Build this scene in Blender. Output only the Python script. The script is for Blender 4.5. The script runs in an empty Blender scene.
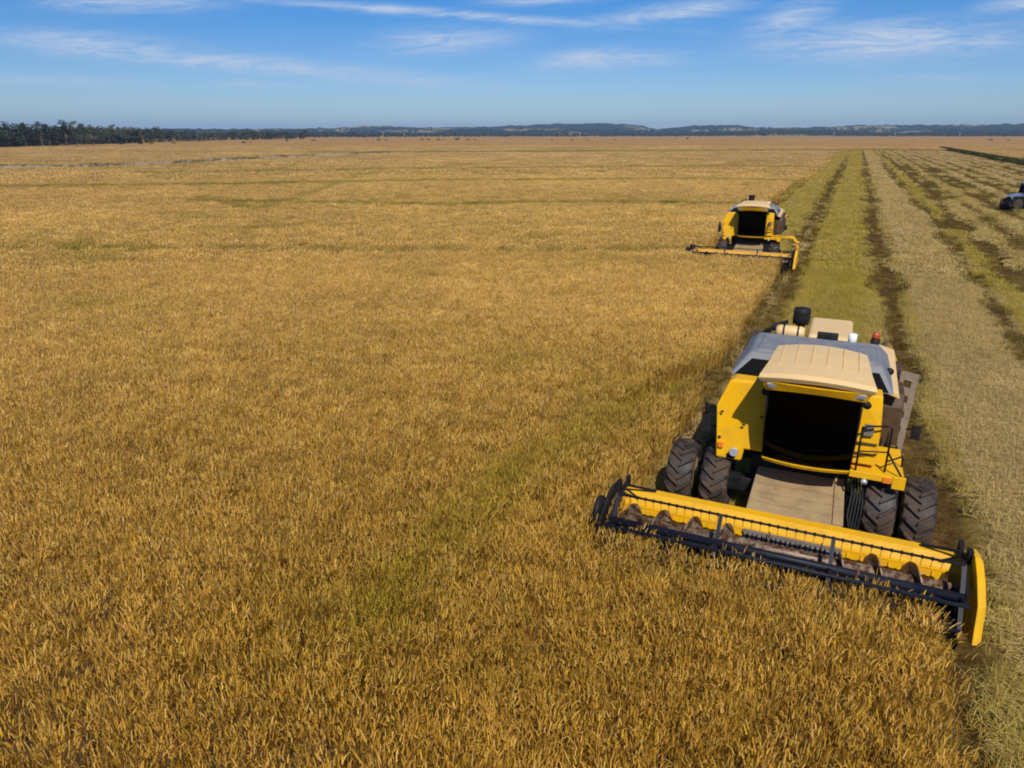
import bpy, bmesh, math, random
import numpy as np
from mathutils import Vector, Matrix

random.seed(7); RNG = np.random.default_rng(11)
C = bpy.context.scene
COL = C.collection
R = math.radians
PI = math.pi

# ------------------------------------------------------------------ camera
H = 8.0
PITCH = R(19.408); YAW = R(24.78)
cd = bpy.data.cameras.new('camera'); cam = bpy.data.objects.new('camera', cd); COL.objects.link(cam)
cd.sensor_width = 36.0; cd.lens = 711.0 / 1024 * 36.0
cd.clip_start = 0.1; cd.clip_end = 60000
cam.location = (0, 0, H)
cam.rotation_euler = (R(90) - PITCH, 0, YAW)
C.camera = cam
HEAD = np.array([-math.sin(YAW), math.cos(YAW)])      # horizontal heading

# ------------------------------------------------------------------ sky
SUN = Vector((0.299, -0.606, 0.738)).normalized()
SUN_EL = math.asin(SUN.z); SUN_AZ = math.atan2(SUN.x, SUN.y)
W = bpy.data.worlds.new('World'); C.world = W; W.use_nodes = True
nt = W.node_tree; nt.nodes.clear()
def N(nt, typ, **kw):
    n = nt.nodes.new(typ)
    for k, v in kw.items():
        if k == 'inp':
            for a, b in v.items(): n.inputs[a].default_value = b
        else: setattr(n, k, v)
    return n
L = lambda nt, a, b: nt.links.new(a, b)
out = N(nt, 'ShaderNodeOutputWorld'); bg = N(nt, 'ShaderNodeBackground')
SKY_STR = 0.085
bg.inputs['Strength'].default_value = SKY_STR
sky = N(nt, 'ShaderNodeTexSky'); sky.sky_type = 'NISHITA'; sky.sun_disc = False
sky.sun_elevation = SUN_EL; sky.sun_rotation = SUN_AZ
sky.altitude = 100; sky.air_density = 1.0; sky.dust_density = 0.35; sky.ozone_density = 3.0
hs = N(nt, 'ShaderNodeHueSaturation', inp={'Saturation': 1.3, 'Value': 1.18})
L(nt, sky.outputs[0], hs.inputs['Color'])
tcz = N(nt, 'ShaderNodeTexCoord'); sz = N(nt, 'ShaderNodeSeparateXYZ'); L(nt, tcz.outputs['Generated'], sz.inputs[0])
tr = N(nt, 'ShaderNodeValToRGB'); L(nt, sz.outputs['Z'], tr.inputs[0]); el = tr.color_ramp.elements
while len(el) < 5: el.new(.5)
for i, (p, c) in enumerate(((0.0, (.60, .80, 1.0)), (.035, (.61, .76, 1.04)), (.10, (.46, .675, 1.0)), (.18, (.27, .67, 1.02)), (.6, (.5, .78, 1.0)))): el[i].position = p; el[i].color = (*c, 1)
tint = N(nt, 'ShaderNodeMixRGB', blend_type='MULTIPLY'); tint.inputs[0].default_value = 1; L(nt, hs.outputs[0], tint.inputs[1]); L(nt, tr.outputs[0], tint.inputs[2])
# high thin cirrus: noise on the plane of a cloud layer
tc = N(nt, 'ShaderNodeTexCoord'); sx = N(nt, 'ShaderNodeSeparateXYZ'); L(nt, tc.outputs['Generated'], sx.inputs[0])
zc = N(nt, 'ShaderNodeMath', operation='MAXIMUM', inp={1: 0.01}); L(nt, sx.outputs['Z'], zc.inputs[0])
za = N(nt, 'ShaderNodeMath', operation='ADD', inp={1: 0.035}); L(nt, zc.outputs[0], za.inputs[0])
dx = N(nt, 'ShaderNodeMath', operation='DIVIDE'); L(nt, sx.outputs['X'], dx.inputs[0]); L(nt, za.outputs[0], dx.inputs[1])
dy = N(nt, 'ShaderNodeMath', operation='DIVIDE'); L(nt, sx.outputs['Y'], dy.inputs[0]); L(nt, za.outputs[0], dy.inputs[1])
cb = N(nt, 'ShaderNodeCombineXYZ'); L(nt, dx.outputs[0], cb.inputs[0]); L(nt, dy.outputs[0], cb.inputs[1])
mp = N(nt, 'ShaderNodeMapping'); mp.inputs['Rotation'].default_value = (0, 0, -YAW + R(8)); mp.inputs['Scale'].default_value = (0.30, 0.62, 1); mp.inputs['Location'].default_value = (3.1, 1.7, 0)
L(nt, cb.outputs[0], mp.inputs[0])
n1 = N(nt, 'ShaderNodeTexNoise', inp={'Scale': 1.0, 'Detail': 8.0, 'Roughness': 0.62, 'Distortion': 0.7}); L(nt, mp.outputs[0], n1.inputs['Vector'])
n2 = N(nt, 'ShaderNodeTexNoise', inp={'Scale': 0.35, 'Detail': 2.0}); L(nt, mp.outputs[0], n2.inputs['Vector'])
r1 = N(nt, 'ShaderNodeMapRange', inp={1: 0.40, 2: 0.74, 3: 0.0, 4: .95}); L(nt, n1.outputs[0], r1.inputs[0])
r2 = N(nt, 'ShaderNodeMapRange', inp={1: 0.34, 2: 0.54, 3: 0.0, 4: 1.0}); L(nt, n2.outputs[0], r2.inputs[0])
mu = N(nt, 'ShaderNodeMath', operation='MULTIPLY'); L(nt, r1.outputs[0], mu.inputs[0]); L(nt, r2.outputs[0], mu.inputs[1])
fd = N(nt, 'ShaderNodeMapRange', inp={1: 0.02, 2: 0.07, 3: 0.0, 4: 0.85}); L(nt, sx.outputs['Z'], fd.inputs[0])
mu2 = N(nt, 'ShaderNodeMath', operation='MULTIPLY', use_clamp=True); L(nt, mu.outputs[0], mu2.inputs[0]); L(nt, fd.outputs[0], mu2.inputs[1])
# separate wisps, each at its own bearing and height in the sky (degrees-like tangents round the heading)
def M_(op, a, b=None):
    n = N(nt, 'ShaderNodeMath', operation=op)
    for i, v in enumerate((a, b)):
        if v is None: continue
        if isinstance(v, (int, float)): n.inputs[i].default_value = v
        else: L(nt, v, n.inputs[i])
    return n.outputs[0]
def dot_(v):
    n = N(nt, 'ShaderNodeVectorMath', operation='DOT_PRODUCT'); L(nt, tc.outputs['Generated'], n.inputs[0]); n.inputs[1].default_value = v; return n.outputs['Value']
fwd_ = M_('MAXIMUM', dot_((HEAD[0], HEAD[1], 0)), .05)
ca_ = M_('DIVIDE', dot_((HEAD[1], -HEAD[0], 0)), fwd_); ce_ = M_('DIVIDE', sx.outputs['Z'], fwd_)
cv = N(nt, 'ShaderNodeCombineXYZ'); L(nt, M_('MULTIPLY', ca_, 8.0), cv.inputs[0]); L(nt, M_('MULTIPLY', M_('ADD', ce_, M_('MULTIPLY', ca_, -.03)), 62.0), cv.inputs[1])
wn = N(nt, 'ShaderNodeTexNoise', inp={'Scale': 1.0, 'Detail': 9.0, 'Roughness': .74, 'Distortion': 1.3}); L(nt, cv.outputs[0], wn.inputs['Vector'])
wr = N(nt, 'ShaderNodeMapRange', inp={1: .32, 2: .62, 3: .0, 4: 1.0}); L(nt, wn.outputs[0], wr.inputs[0])
tot = None
for px, py, hw_, hh_, sl, am_ in ((150, 11, 80, 9, .0, .8), (240, 66, 230, 8, .09, .75), (105, 50, 85, 11, .06, .75), (445, 46, 65, 11, -.05, .7), (440, 21, 210, 4, .07, .65), (545, 5, 50, 8, -.05, .9), (600, 63, 68, 9, -.03, .8), (665, 21, 70, 8, -.12, .75), (880, 46, 120, 17, -.03, .85), (775, 28, 40, 15, -.25, .6), (1005, 11, 45, 7, -.12, .9), (265, 86, 45, 4, 0, .4), (60, 82, 80, 6, .03, .35), (920, 80, 60, 4, 0, .3)):
    a0, e0 = (px - 512) / 754, (133.5 - py) / 785
    da = M_('ADD', ca_, -a0); de = M_('ADD', M_('ADD', ce_, -e0), M_('MULTIPLY', da, sl * .96))
    q = M_('ADD', M_('POWER', M_('ABSOLUTE', M_('MULTIPLY', da, 754 / hw_)), 2.0), M_('POWER', M_('ABSOLUTE', M_('MULTIPLY', de, 785 / hh_)), 2.0))
    g_ = M_('MULTIPLY', M_('EXPONENT', M_('MULTIPLY', q, -1.0)), am_)
    tot = g_ if tot is None else M_('MAXIMUM', tot, g_)
wisp = M_('MULTIPLY', M_('MULTIPLY', tot, wr.outputs[0]), 1.5)
cl_ = N(nt, 'ShaderNodeMath', operation='MAXIMUM', use_clamp=True); L(nt, wisp, cl_.inputs[0]); L(nt, M_('MULTIPLY', mu2.outputs[0], .22), cl_.inputs[1]); mu2 = cl_
mx = N(nt, 'ShaderNodeMixRGB'); mx.inputs[2].default_value = (6.2, 7.4, 9.4, 1)
L(nt, mu2.outputs[0], mx.inputs[0]); L(nt, tint.outputs[0], mx.inputs[1])
L(nt, mx.outputs[0], bg.inputs['Color']); L(nt, bg.outputs[0], out.inputs['Surface'])

# ------------------------------------------------------------------ sun, exposure
sd = bpy.data.lights.new('sun', 'SUN'); sd.energy = 4.8; sd.angle = R(0.53); sd.color = (1.0, 0.955, 0.88)
so = bpy.data.objects.new('sun', sd); COL.objects.link(so); so.location = (30, -60, 80)
so.rotation_euler = SUN.to_track_quat('Z', 'Y').to_euler()
vs = C.view_settings
vs.view_transform = 'Standard'; vs.look = 'None'; vs.exposure = 0.0; vs.gamma = 1.0; vs.use_curve_mapping = False
C.cycles.filter_width = 1.9
C.cycles.max_bounces = 6; C.cycles.diffuse_bounces = 3; C.cycles.glossy_bounces = 3; C.cycles.transmission_bounces = 4
C.cycles.transparent_max_bounces = 8; C.cycles.volume_bounces = 0

# ------------------------------------------------------------------ helpers
def hash2(ix, iy, seed):
    n = (ix.astype(np.int64) * 374761393 + iy.astype(np.int64) * 668265263 + seed * 1442695041) & 0x7fffffff
    n = ((n ^ (n >> 13)) * 1274126177) & 0x7fffffff
    return ((n ^ (n >> 16)) & 0xffff) / 65535.0
def vnoise(x, y, seed=0):
    ix = np.floor(x); iy = np.floor(y); fx = x - ix; fy = y - iy
    fx = fx * fx * (3 - 2 * fx); fy = fy * fy * (3 - 2 * fy)
    a = hash2(ix, iy, seed); b = hash2(ix + 1, iy, seed); c = hash2(ix, iy + 1, seed); d = hash2(ix + 1, iy + 1, seed)
    return (a * (1 - fx) + b * fx) * (1 - fy) + (c * (1 - fx) + d * fx) * fy
def fbm(x, y, seed=0, oct=4):
    v = 0; a = 0.5; t = 0
    for o in range(oct):
        v = v + a * vnoise(x * 2 ** o, y * 2 ** o, seed + o * 17); t += a; a *= 0.5
    return v / t

def tag(o, label=None, cat=None, group=None, kind=None):
    if label: o['label'] = label
    if cat: o['category'] = cat
    if group: o['group'] = group
    if kind: o['kind'] = kind
    return o
def empty(name, loc=(0, 0, 0), rot=(0, 0, 0)):
    o = bpy.data.objects.new(name, None); COL.objects.link(o); o.location = loc; o.rotation_euler = rot
    o.empty_display_size = 0.3
    return o

class MB:
    """collects shapes, builds ONE mesh object; coordinates minus the origin O"""
    def __init__(s, O=(0, 0, 0)): s.v = []; s.f = []; s.O = Vector(O); s.sm = []
    def add(s, vs, fs, smooth=False):
        b = len(s.v); s.v += [Vector(p) for p in vs]; s.f += [tuple(i + b for i in f) for f in fs]; s.sm += [smooth] * len(fs); return s
    def box(s, x0, x1, y0, y1, z0, z1):
        return s.add([(x0,y0,z0),(x1,y0,z0),(x1,y1,z0),(x0,y1,z0),(x0,y0,z1),(x1,y0,z1),(x1,y1,z1),(x0,y1,z1)],
                     [(3,2,1,0),(4,5,6,7),(0,1,5,4),(1,2,6,5),(2,3,7,6),(3,0,4,7)])
    def hexa(s, p):   # 8 corners: bottom 4 ccw, top 4 ccw
        return s.add(p, [(3,2,1,0),(4,5,6,7),(0,1,5,4),(1,2,6,5),(2,3,7,6),(3,0,4,7)])
    def prism(s, poly, axis, a0, a1):   # polygon in the other two axes, extruded
        n = len(poly)
        def P(q, a):
            return (a, q[0], q[1]) if axis == 'x' else ((q[0], a, q[1]) if axis == 'y' else (q[0], q[1], a))
        return s.add([P(q, a0) for q in poly] + [P(q, a1) for q in poly],
                     [tuple(range(n))[::-1], tuple(range(n, 2 * n))] + [(i, (i + 1) % n, (i + 1) % n + n, i + n) for i in range(n)])
    def beam(s, a, b, w, h, up=(0, 0, 1)):
        a = Vector(a); b = Vector(b); d = (b - a).normalized(); up = Vector(up)
        if abs(d.dot(up)) > .98: up = Vector((0, 1, 0))
        x = d.cross(up).normalized(); y = x.cross(d)
        q = [(-1,-1),(1,-1),(1,1),(-1,1)]
        return s.hexa([a + x * i * w / 2 + y * j * h / 2 for i, j in q] + [b + x * i * w / 2 + y * j * h / 2 for i, j in q])
    def tube(s, pts, r, n=8, caps=True):
        pts = [Vector(p) for p in pts]; rs = r if isinstance(r, (list, tuple)) else [r] * len(pts)
        vs = []; ref = None
        for i, p in enumerate(pts):
            d = (pts[min(i + 1, len(pts) - 1)] - pts[max(i - 1, 0)]).normalized()
            if ref is None: ref = Vector((0, 0, 1)) if abs(d.z) < .9 else Vector((1, 0, 0))
            x = d.cross(ref).normalized(); y = x.cross(d).normalized(); ref = y
            for k in range(n):
                a = 2 * PI * k / n; vs.append(p + (x * math.cos(a) + y * math.sin(a)) * rs[i])
        fs = [(i * n + k, i * n + (k + 1) % n, (i + 1) * n + (k + 1) % n, (i + 1) * n + k) for i in range(len(pts) - 1) for k in range(n)]
        s.add(vs, fs, True)
        if caps:
            b = len(s.v) - len(vs); s.f += [tuple(b + k for k in range(n))[::-1], tuple(b + (len(pts) - 1) * n + k for k in range(n))]; s.sm += [False, False]
        return s
    def lathe(s, prof, c, axis='x', n=32, smooth=True):   # prof: (offset along axis, radius)
        vs = []
        for o, r in prof:
            for k in range(n):
                a = 2 * PI * k / n; u, w = r * math.cos(a), r * math.sin(a)
                p = {'x': (o, u, w), 'y': (u, o, w), 'z': (u, w, o)}[axis]
                vs.append((c[0] + p[0], c[1] + p[1], c[2] + p[2]))
        m = len(prof)
        fs = [(i * n + k, i * n + (k + 1) % n, (i + 1) * n + (k + 1) % n, (i + 1) * n + k) for i in range(m - 1) for k in range(n)]
        s.add(vs, fs, smooth)
        b = len(s.v) - len(vs)
        if prof[0][1] > 1e-4: s.f.append(tuple(b + k for k in range(n))); s.sm.append(False)
        if prof[-1][1] > 1e-4: s.f.append(tuple(b + (m - 1) * n + k for k in range(n))); s.sm.append(False)
        return s
    def loft(s, rings, closed=True, caps=True, smooth=False):
        n = len(rings[0]); vs = [p for r in rings for p in r]; fs = []
        for i in range(len(rings) - 1):
            for k in range(n if closed else n - 1):
                fs.append((i * n + k, i * n + (k + 1) % n, (i + 1) * n + (k + 1) % n, (i + 1) * n + k))
        if caps and closed: fs += [tuple(range(n))[::-1], tuple((len(rings) - 1) * n + k for k in range(n))]
        return s.add(vs, fs, smooth)
    def build(s, name, mat, parent=None, bevel=0, solid=0):
        me = bpy.data.meshes.new(name)
        me.from_pydata([tuple(p - s.O) for p in s.v], [], s.f); me.materials.append(mat)
        me.polygons.foreach_set('use_smooth', s.sm)
        bm = bmesh.new(); bm.from_mesh(me); bmesh.ops.recalc_face_normals(bm, faces=bm.faces); bm.to_mesh(me); bm.free(); me.update()
        o = bpy.data.objects.new(name, me); COL.objects.link(o)
        if parent: o.parent = parent
        if solid:
            m = o.modifiers.new('thick', 'SOLIDIFY'); m.thickness = solid; m.offset = 0; m.use_rim = False
        if bevel:
            m = o.modifiers.new('bevel', 'BEVEL'); m.width = bevel; m.segments = 2; m.limit_method = 'ANGLE'; m.angle_limit = R(40)
        return o
def copy_tree(o, parent=None):
    c = o.copy(); COL.objects.link(c)
    if parent: c.parent = parent
    for ch in list(o.children): copy_tree(ch, c)
    return c

# ------------------------------------------------------------------ materials
def newmat(name):
    m = bpy.data.materials.new(name); m.use_nodes = True; t = m.node_tree
    b = t.nodes['Principled BSDF']; return m, t, b
def paint(name, col, rough=.4, dirt=.35, dirt_col=(.22, .16, .09), scale=3.0, metal=0.0, bump=0.0, lowdirt=0.0):
    m, t, b = newmat(name)
    tcn = N(t, 'ShaderNodeTexCoord')
    a = N(t, 'ShaderNodeTexNoise', inp={'Scale': scale, 'Detail': 8.0, 'Roughness': .65}); L(t, tcn.outputs['Object'], a.inputs['Vector'])
    rr = N(t, 'ShaderNodeMapRange', inp={1: .42, 2: .78, 3: 0.0, 4: dirt}); L(t, a.outputs[0], rr.inputs[0])
    f = rr.outputs[0]
    if lowdirt:
        sp = N(t, 'ShaderNodeSeparateXYZ'); L(t, tcn.outputs['Object'], sp.inputs[0])
        r2 = N(t, 'ShaderNodeMapRange', inp={1: .6, 2: 2.2, 3: lowdirt, 4: 0.0}); L(t, sp.outputs['Z'], r2.inputs[0])
        ad = N(t, 'ShaderNodeMath', operation='ADD', use_clamp=True); L(t, f, ad.inputs[0])
        m2 = N(t, 'ShaderNodeMath', operation='MULTIPLY'); L(t, r2.outputs[0], m2.inputs[0]); L(t, a.outputs[0], m2.inputs[1]); L(t, m2.outputs[0], ad.inputs[1]); f = ad.outputs[0]
    mxn = N(t, 'ShaderNodeMixRGB'); mxn.inputs[1].default_value = (*col, 1); mxn.inputs[2].default_value = (*dirt_col, 1)
    L(t, f, mxn.inputs[0]); L(t, mxn.outputs[0], b.inputs['Base Color'])
    ro = N(t, 'ShaderNodeMapRange', inp={1: 0.0, 2: .6, 3: rough, 4: min(1, rough + .4)}); L(t, f, ro.inputs[0]); L(t, ro.outputs[0], b.inputs['Roughness'])
    b.inputs['Metallic'].default_value = metal
    if bump:
        bp = N(t, 'ShaderNodeBump', inp={'Strength': bump, 'Distance': .02}); L(t, a.outputs[0], bp.inputs['Height']); L(t, bp.outputs[0], b.inputs['Normal'])
    return m
M = {}
M['yellow'] = paint('yellow_paint', (.76, .395, .002), .45, .38, (.34, .19, .03), 2.6, lowdirt=.35)
M['amber_yellow'] = paint('worn_header_paint', (.68, .345, .002), .5, .5, (.36, .20, .04), 3.5)
M['cream'] = paint('faded_cream_paint', (.68, .455, .20), .5, .35, (.42, .30, .15), 2.0)
M['grey'] = paint('grey_tank_metal', (.17, .175, .19), .55, .7, (.27, .245, .21), 2.5, metal=.08)
M['tan'] = paint('dusty_feeder_metal', (.33, .225, .105), .7, .9, (.17, .105, .05), 3.0, bump=.3)
M['black'] = paint('black_painted_steel', (.009, .009, .010), .55, .2, (.10, .08, .06), 4.0)
M['navy'] = paint('glossy_black_reel', (.006, .008, .016), .5, .12, (.09, .07, .06), 4.0)
M['dark'] = paint('dark_interior', (.005, .005, .005), .9, .2, (.012, .012, .012), 4.0)
M['dark'].node_tree.nodes['Principled BSDF'].inputs['Specular IOR Level'].default_value = .1
for k_ in ('yellow', 'amber_yellow'): M[k_].node_tree.nodes['Principled BSDF'].inputs['Specular IOR Level'].default_value = .22
for k_ in ('black', 'navy'): M[k_].node_tree.nodes['Principled BSDF'].inputs['Specular IOR Level'].default_value = .2
M['rubber'] = paint('muddy_tyre_rubber', (.016, .012, .010), .55, 1.0, (.115, .066, .036), 2.6, bump=.5, lowdirt=.3)
M['rim'] = paint('tan_rim', (.55, .40, .16), .5, .5, (.2, .14, .08), 3.0)
M['rust'] = paint('worn_auger_metal', (.060, .018, .008), .36, .8, (.50, .40, .26), 7.0, metal=.25)
M['slat'] = paint('grey_slats', (.17, .14, .11), .6, .5, (.08, .06, .04), 8.0)
M['ladder'] = paint('rusty_ladder_metal', (.17, .12, .08), .8, .6, (.10, .06, .04), 6.0)
M['brown'] = paint('shaded_dirty_panel', (.055, .026, .006), .6, .6, (.14, .085, .04), 3.0)  # dirty panels; the shade they stand in is put into the brown
M['white'] = paint('white_plastic', (.8, .8, .78), .4, .2, (.4, .35, .3))
M['lamp'] = paint('lamp_glass', (.62, .66, .70), .12, .1, (.3, .3, .3), metal=.5)
M['amber'] = paint('amber_lens', (.75, .20, .02), .25, .1)
M['red'] = paint('beacon_lens', (.42, .06, .015), .25, .1)
M['blue'] = paint('tractor_blue_paint', (.02, .04, .11), .35, .3, (.2, .18, .15))
M['paleblue'] = paint('pale_bonnet_paint', (.13, .17, .27), .35, .3, (.3, .25, .2))
def glassmat():
    m, t, b = newmat('tinted_cab_glass')
    tr = N(t, 'ShaderNodeBsdfTransparent'); tr.inputs[0].default_value = (.11, .11, .115, 1)
    gl = N(t, 'ShaderNodeBsdfGlossy'); gl.inputs['Roughness'].default_value = .04
    lw = N(t, 'ShaderNodeLayerWeight', inp={'Blend': .3}); fr = N(t, 'ShaderNodeMapRange', inp={1: 0.0, 2: 1.0, 3: .010, 4: .35}); pw = N(t, 'ShaderNodeMath', operation='POWER', inp={1: 4.0}); L(t, lw.outputs['Facing'], pw.inputs[0]); L(t, pw.outputs[0], fr.inputs[0]); ms = N(t, 'ShaderNodeMixShader')
    L(t, fr.outputs[0], ms.inputs[0]); L(t, tr.outputs[0], ms.inputs[1]); L(t, gl.outputs[0], ms.inputs[2])
    L(t, ms.outputs[0], t.nodes['Material Output'].inputs['Surface']); return m
M['glass'] = glassmat()

def plantmat(name, ramp, green, trans=.25, pale=(.5, .38, .2)):
    """ramp: colours over the blade's own random tint; green: colour where the instance's 'green' attribute is high"""
    m, t, b = newmat(name)
    at = N(t, 'ShaderNodeAttribute', attribute_name='tint')
    cr = N(t, 'ShaderNodeValToRGB'); L(t, at.outputs['Fac'], cr.inputs[0])
    el = cr.color_ramp.elements
    while len(el) < len(ramp): el.new(.5)
    for i, c in enumerate(ramp): el[i].position = i / (len(ramp) - 1); el[i].color = (*c, 1)
    g = N(t, 'ShaderNodeAttribute', attribute_name='green', attribute_type='INSTANCER')
    m1 = N(t, 'ShaderNodeMixRGB'); m1.inputs[2].default_value = (*green, 1); L(t, g.outputs['Fac'], m1.inputs[0]); L(t, cr.outputs[0], m1.inputs[1])
    to = N(t, 'ShaderNodeAttribute', attribute_name='tone', attribute_type='INSTANCER')
    m2 = N(t, 'ShaderNodeMixRGB', blend_type='MULTIPLY'); m2.inputs[0].default_value = 1; L(t, m1.outputs[0], m2.inputs[1]); L(t, to.outputs['Color'], m2.inputs[2])
    di = N(t, 'ShaderNodeBsdfDiffuse'); tl = N(t, 'ShaderNodeBsdfTranslucent'); L(t, m2.outputs[0], di.inputs[0]); L(t, m2.outputs[0], tl.inputs[0])
    ms = N(t, 'ShaderNodeMixShader'); ms.inputs[0].default_value = trans
    L(t, di.outputs[0], ms.inputs[1]); L(t, tl.outputs[0], ms.inputs[2]); L(t, ms.outputs[0], t.nodes['Material Output'].inputs['Surface'])
    return m
M['rice'] = plantmat('ripe_rice', [(.09, .044, .013), (.29, .150, .030), (.43, .275, .032), (.55, .312, .075), (.63, .400, .070), (.58, .350, .145), (.68, .455, .12), (.72, .51, .22)], (.31, .255, .030))
M['straw'] = plantmat('cut_straw', [(.26, .165, .052), (.44, .30, .108), (.54, .385, .155), (.62, .46, .205)], (.39, .29, .040), .15)
M['weed'] = plantmat('green_weeds', [(.06, .042, .010), (.14, .10, .022), (.25, .175, .055)], (.15, .11, .018), .2)

# ------------------------------------------------------------------ terrain functions (world: Y along the rows, X across)
TRACKS = [(2.45, .50, 1.0), (7.35, .36, .75), (9.9, .48, .9), (12.2, .35, .6), (15.3, .5, .85), (17.7, .35, .6), (20.4, .45, .8), (23.7, .45, .8), (27.3, .45, .75), (30.6, .45, .7), (34, .5, .7), (38, .5, .8)]
def meander(y, seed): return (fbm(y / 9.0, y * 0 + seed * 3.7, seed, 3) - .5) * 1.0 + (vnoise(y / 40.0, y * 0 + seed, seed + 5) - .5) * .8
def track_mask(x, y):
    m = np.zeros_like(x); brk = fbm(x / .9, y / 1.6, 91, 3)
    for i, (c, w, a) in enumerate(TRACKS):
        ww = w * (1.3 if i else 1.1) * (0.35 + 1.15 * vnoise(y / 4.0, y * 0 + i, 40 + i)) * (1 + .35 * np.clip((y - 60) / 100, 0, 1))
        if i == 0: ww = np.where(y < 11.5, .30, ww); cc = np.where(y < 14, 2.5, c + .45 * meander(y, 3))
        else: cc = c + meander(y, i + 3) * (1.25 if i > 1 else .95) + .30 * (fbm(y / 3.2, y * 0 + i * 2.3, 160 + i, 2) - .5)
        d = np.abs(x - cc) / ww
        m = np.maximum(m, a * np.clip(1.6 - d, 0, 1))
    # behind the machines: their wheel marks; last, a crop-edge shadow painted as mud
    for c, y0, w, a in ((-2.45, 17, .45, .8), (-7.6, 54, .35, .45), (-3.4, 52, .4, .75), (-8.45, 53, .30, .9)):
        d = np.abs(x - c - .35 * meander(y, int(abs(c) * 10))) / w
        m = np.maximum(m, np.where(y > y0, a * np.clip(1.3 - d, 0, 1), 0))
    # crop edge of the second pass
    d = np.abs(x + 3.25 - .15 * meander(y, 77)) / .28
    m = np.maximum(m, np.where((y > 18) & (y < 49), .7 * np.clip(1.3 - d, 0, 1), 0))
    d = np.abs(y - 425 + x * .02) / 2.0; m = np.maximum(m, np.where((x > -12) & (x < 48), np.clip(1.3 - d, 0, 1), 0))
    d = np.abs(y - 232 - (x + 8) * .10) / 1.6; m = np.maximum(m, np.where((x > -9) & (x < 42), .55 * np.clip(1.3 - d, 0, 1), 0))
    return np.clip(m * (0.55 + 1.25 * brk), 0, 1)
def green_lane(x, y):
    """how green the stubble is"""
    g = np.zeros_like(x)
    for a, b, v in ((-9.5, -3.2, .75), (-2.2, 2.1, .85), (7.7, 9.5, .75), (10.3, 14.6, .35), (15.8, 17.4, .4), (20.8, 23.2, .3), (2.9, 7.0, .10)):
        g = np.maximum(g, v * np.clip(np.minimum(x - a, b - x) / .5 + .5, 0, 1))
    g = np.where((x > 2.8) & (x < 3.5) | (x > 1.4) & (x < 2.1), .6, g)
    return np.clip(g + .5 * (fbm(x / 2.5, y / 5.0, 61, 3) - .5), 0, 1)
def ground_z(x, y):
    m = track_mask(x, y)
    z = -.17 * m + .13 * (fbm(x / .55, y / .7, 21, 3) - .5) * (0.25 + 2.0 * m)
    z = z + .10 * np.clip(1 - np.abs(x - 5.2) / 2.0, 0, 1) + .10 * np.clip(1 - np.abs(x - 12.6) / 2.2, 0, 1)
    return z
def crop_edge(y):
    e = np.where(y < 11.72, 2.3, np.where(y < 46.3, -3.45, np.where(y < 423, -8.7, 1e9)))
    return e + .10 * (vnoise(y / .6, y * 0, 5) - .5) + .12 * (vnoise(y / 3, y * 0, 6) - .5)
def is_crop(x, y):
    return (x < crop_edge(y)) | (x > 42.5 + 1.2 * (vnoise(y / 9, y * 0, 9) - .5) - 0 * y)
# low levees that cross the standing crop, as polylines (x, y), half-width, greenness, height
def back(px, py, z=.85):   # where a line seen in the photo lies on the field (metres)
    F = 711.0; cp, sp_, cy, sy = math.cos(PITCH), math.sin(PITCH), math.cos(YAW), math.sin(YAW)
    u, v = (px - 512) / F, (py - 384) / F
    f = cp - v * sp_; up = -sp_ - v * cp
    t = (z - H) / up
    return (t * (f * -sy + u * cy), t * (f * cy + u * sy))
LEVEES = [([back(*p) for p in ((370, 606), (410, 570), (455, 520), (520, 468), (590, 425), (650, 392), (700, 368), (742, 348))], .7, .62, .22),
          ([back(*p) for p in ((-60, 246), (60, 247), (125, 246), (250, 247), (400, 248), (560, 249), (690, 246))], .6, .5, .08),
          ([back(*p) for p in ((200, 196), (255, 209), (300, 196), (330, 185), (370, 172))], .9, .45, .05),
          ([back(*p) for p in ((-60, 186), (180, 184), (420, 180), (700, 178), (800, 180))], 2.6, .65, .05),
          ([back(*p) for p in ((150, 172), (420, 168), (640, 166), (840, 166))], 3.6, .7, .05),
          ([back(*p) for p in ((200, 200), (420, 203), (620, 201), (740, 203))], 1.8, .6, .04),
          ([back(*p) for p in ((180, 228), (420, 222), (640, 224), (720, 222))], .8, .3, .04),
          ([back(*p) for p in ((330, 152), (560, 151), (760, 150), (850, 150))], 9.0, .95, .0)]
FURROWS = [([back(*p, .5) for p in ((620, 412), (640, 402), (670, 389), (700, 375), (722, 364), (745, 352))], .5), ([back(*p, .5) for p in ((-60, 249), (125, 249), (250, 250), (400, 251), (560, 252), (690, 249))], .38)]
def furrow(x, y):
    k = np.zeros(len(x), bool)
    for pts, w in FURROWS:
        for (ax, ay), (bx, by) in zip(pts[:-1], pts[1:]):
            vx, vy = bx - ax, by - ay; t = np.clip(((x - ax) * vx + (y - ay) * vy) / (vx * vx + vy * vy + 1e-9), 0, 1)
            k |= np.hypot(x - ax - t * vx, y - ay - t * vy) < w * (.5 + vnoise(x / 1.5, y / 1.5, 99))
    return k
def levee(x, y):
    g = np.zeros_like(x); h = np.zeros_like(x)
    for pts, w, gr, ht in LEVEES:
        d2 = np.full_like(x, 1e18)
        for (ax, ay), (bx, by) in zip(pts[:-1], pts[1:]):
            vx, vy = bx - ax, by - ay; t = np.clip(((x - ax) * vx + (y - ay) * vy) / (vx * vx + vy * vy + 1e-9), 0, 1)
            d2 = np.minimum(d2, (x - ax - t * vx) ** 2 + (y - ay - t * vy) ** 2)
        d = np.sqrt(d2) / w; k = np.exp(-d * d * 1.2)
        g = np.maximum(g, gr * k); h = np.maximum(h, ht * k)
    return g, h
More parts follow.
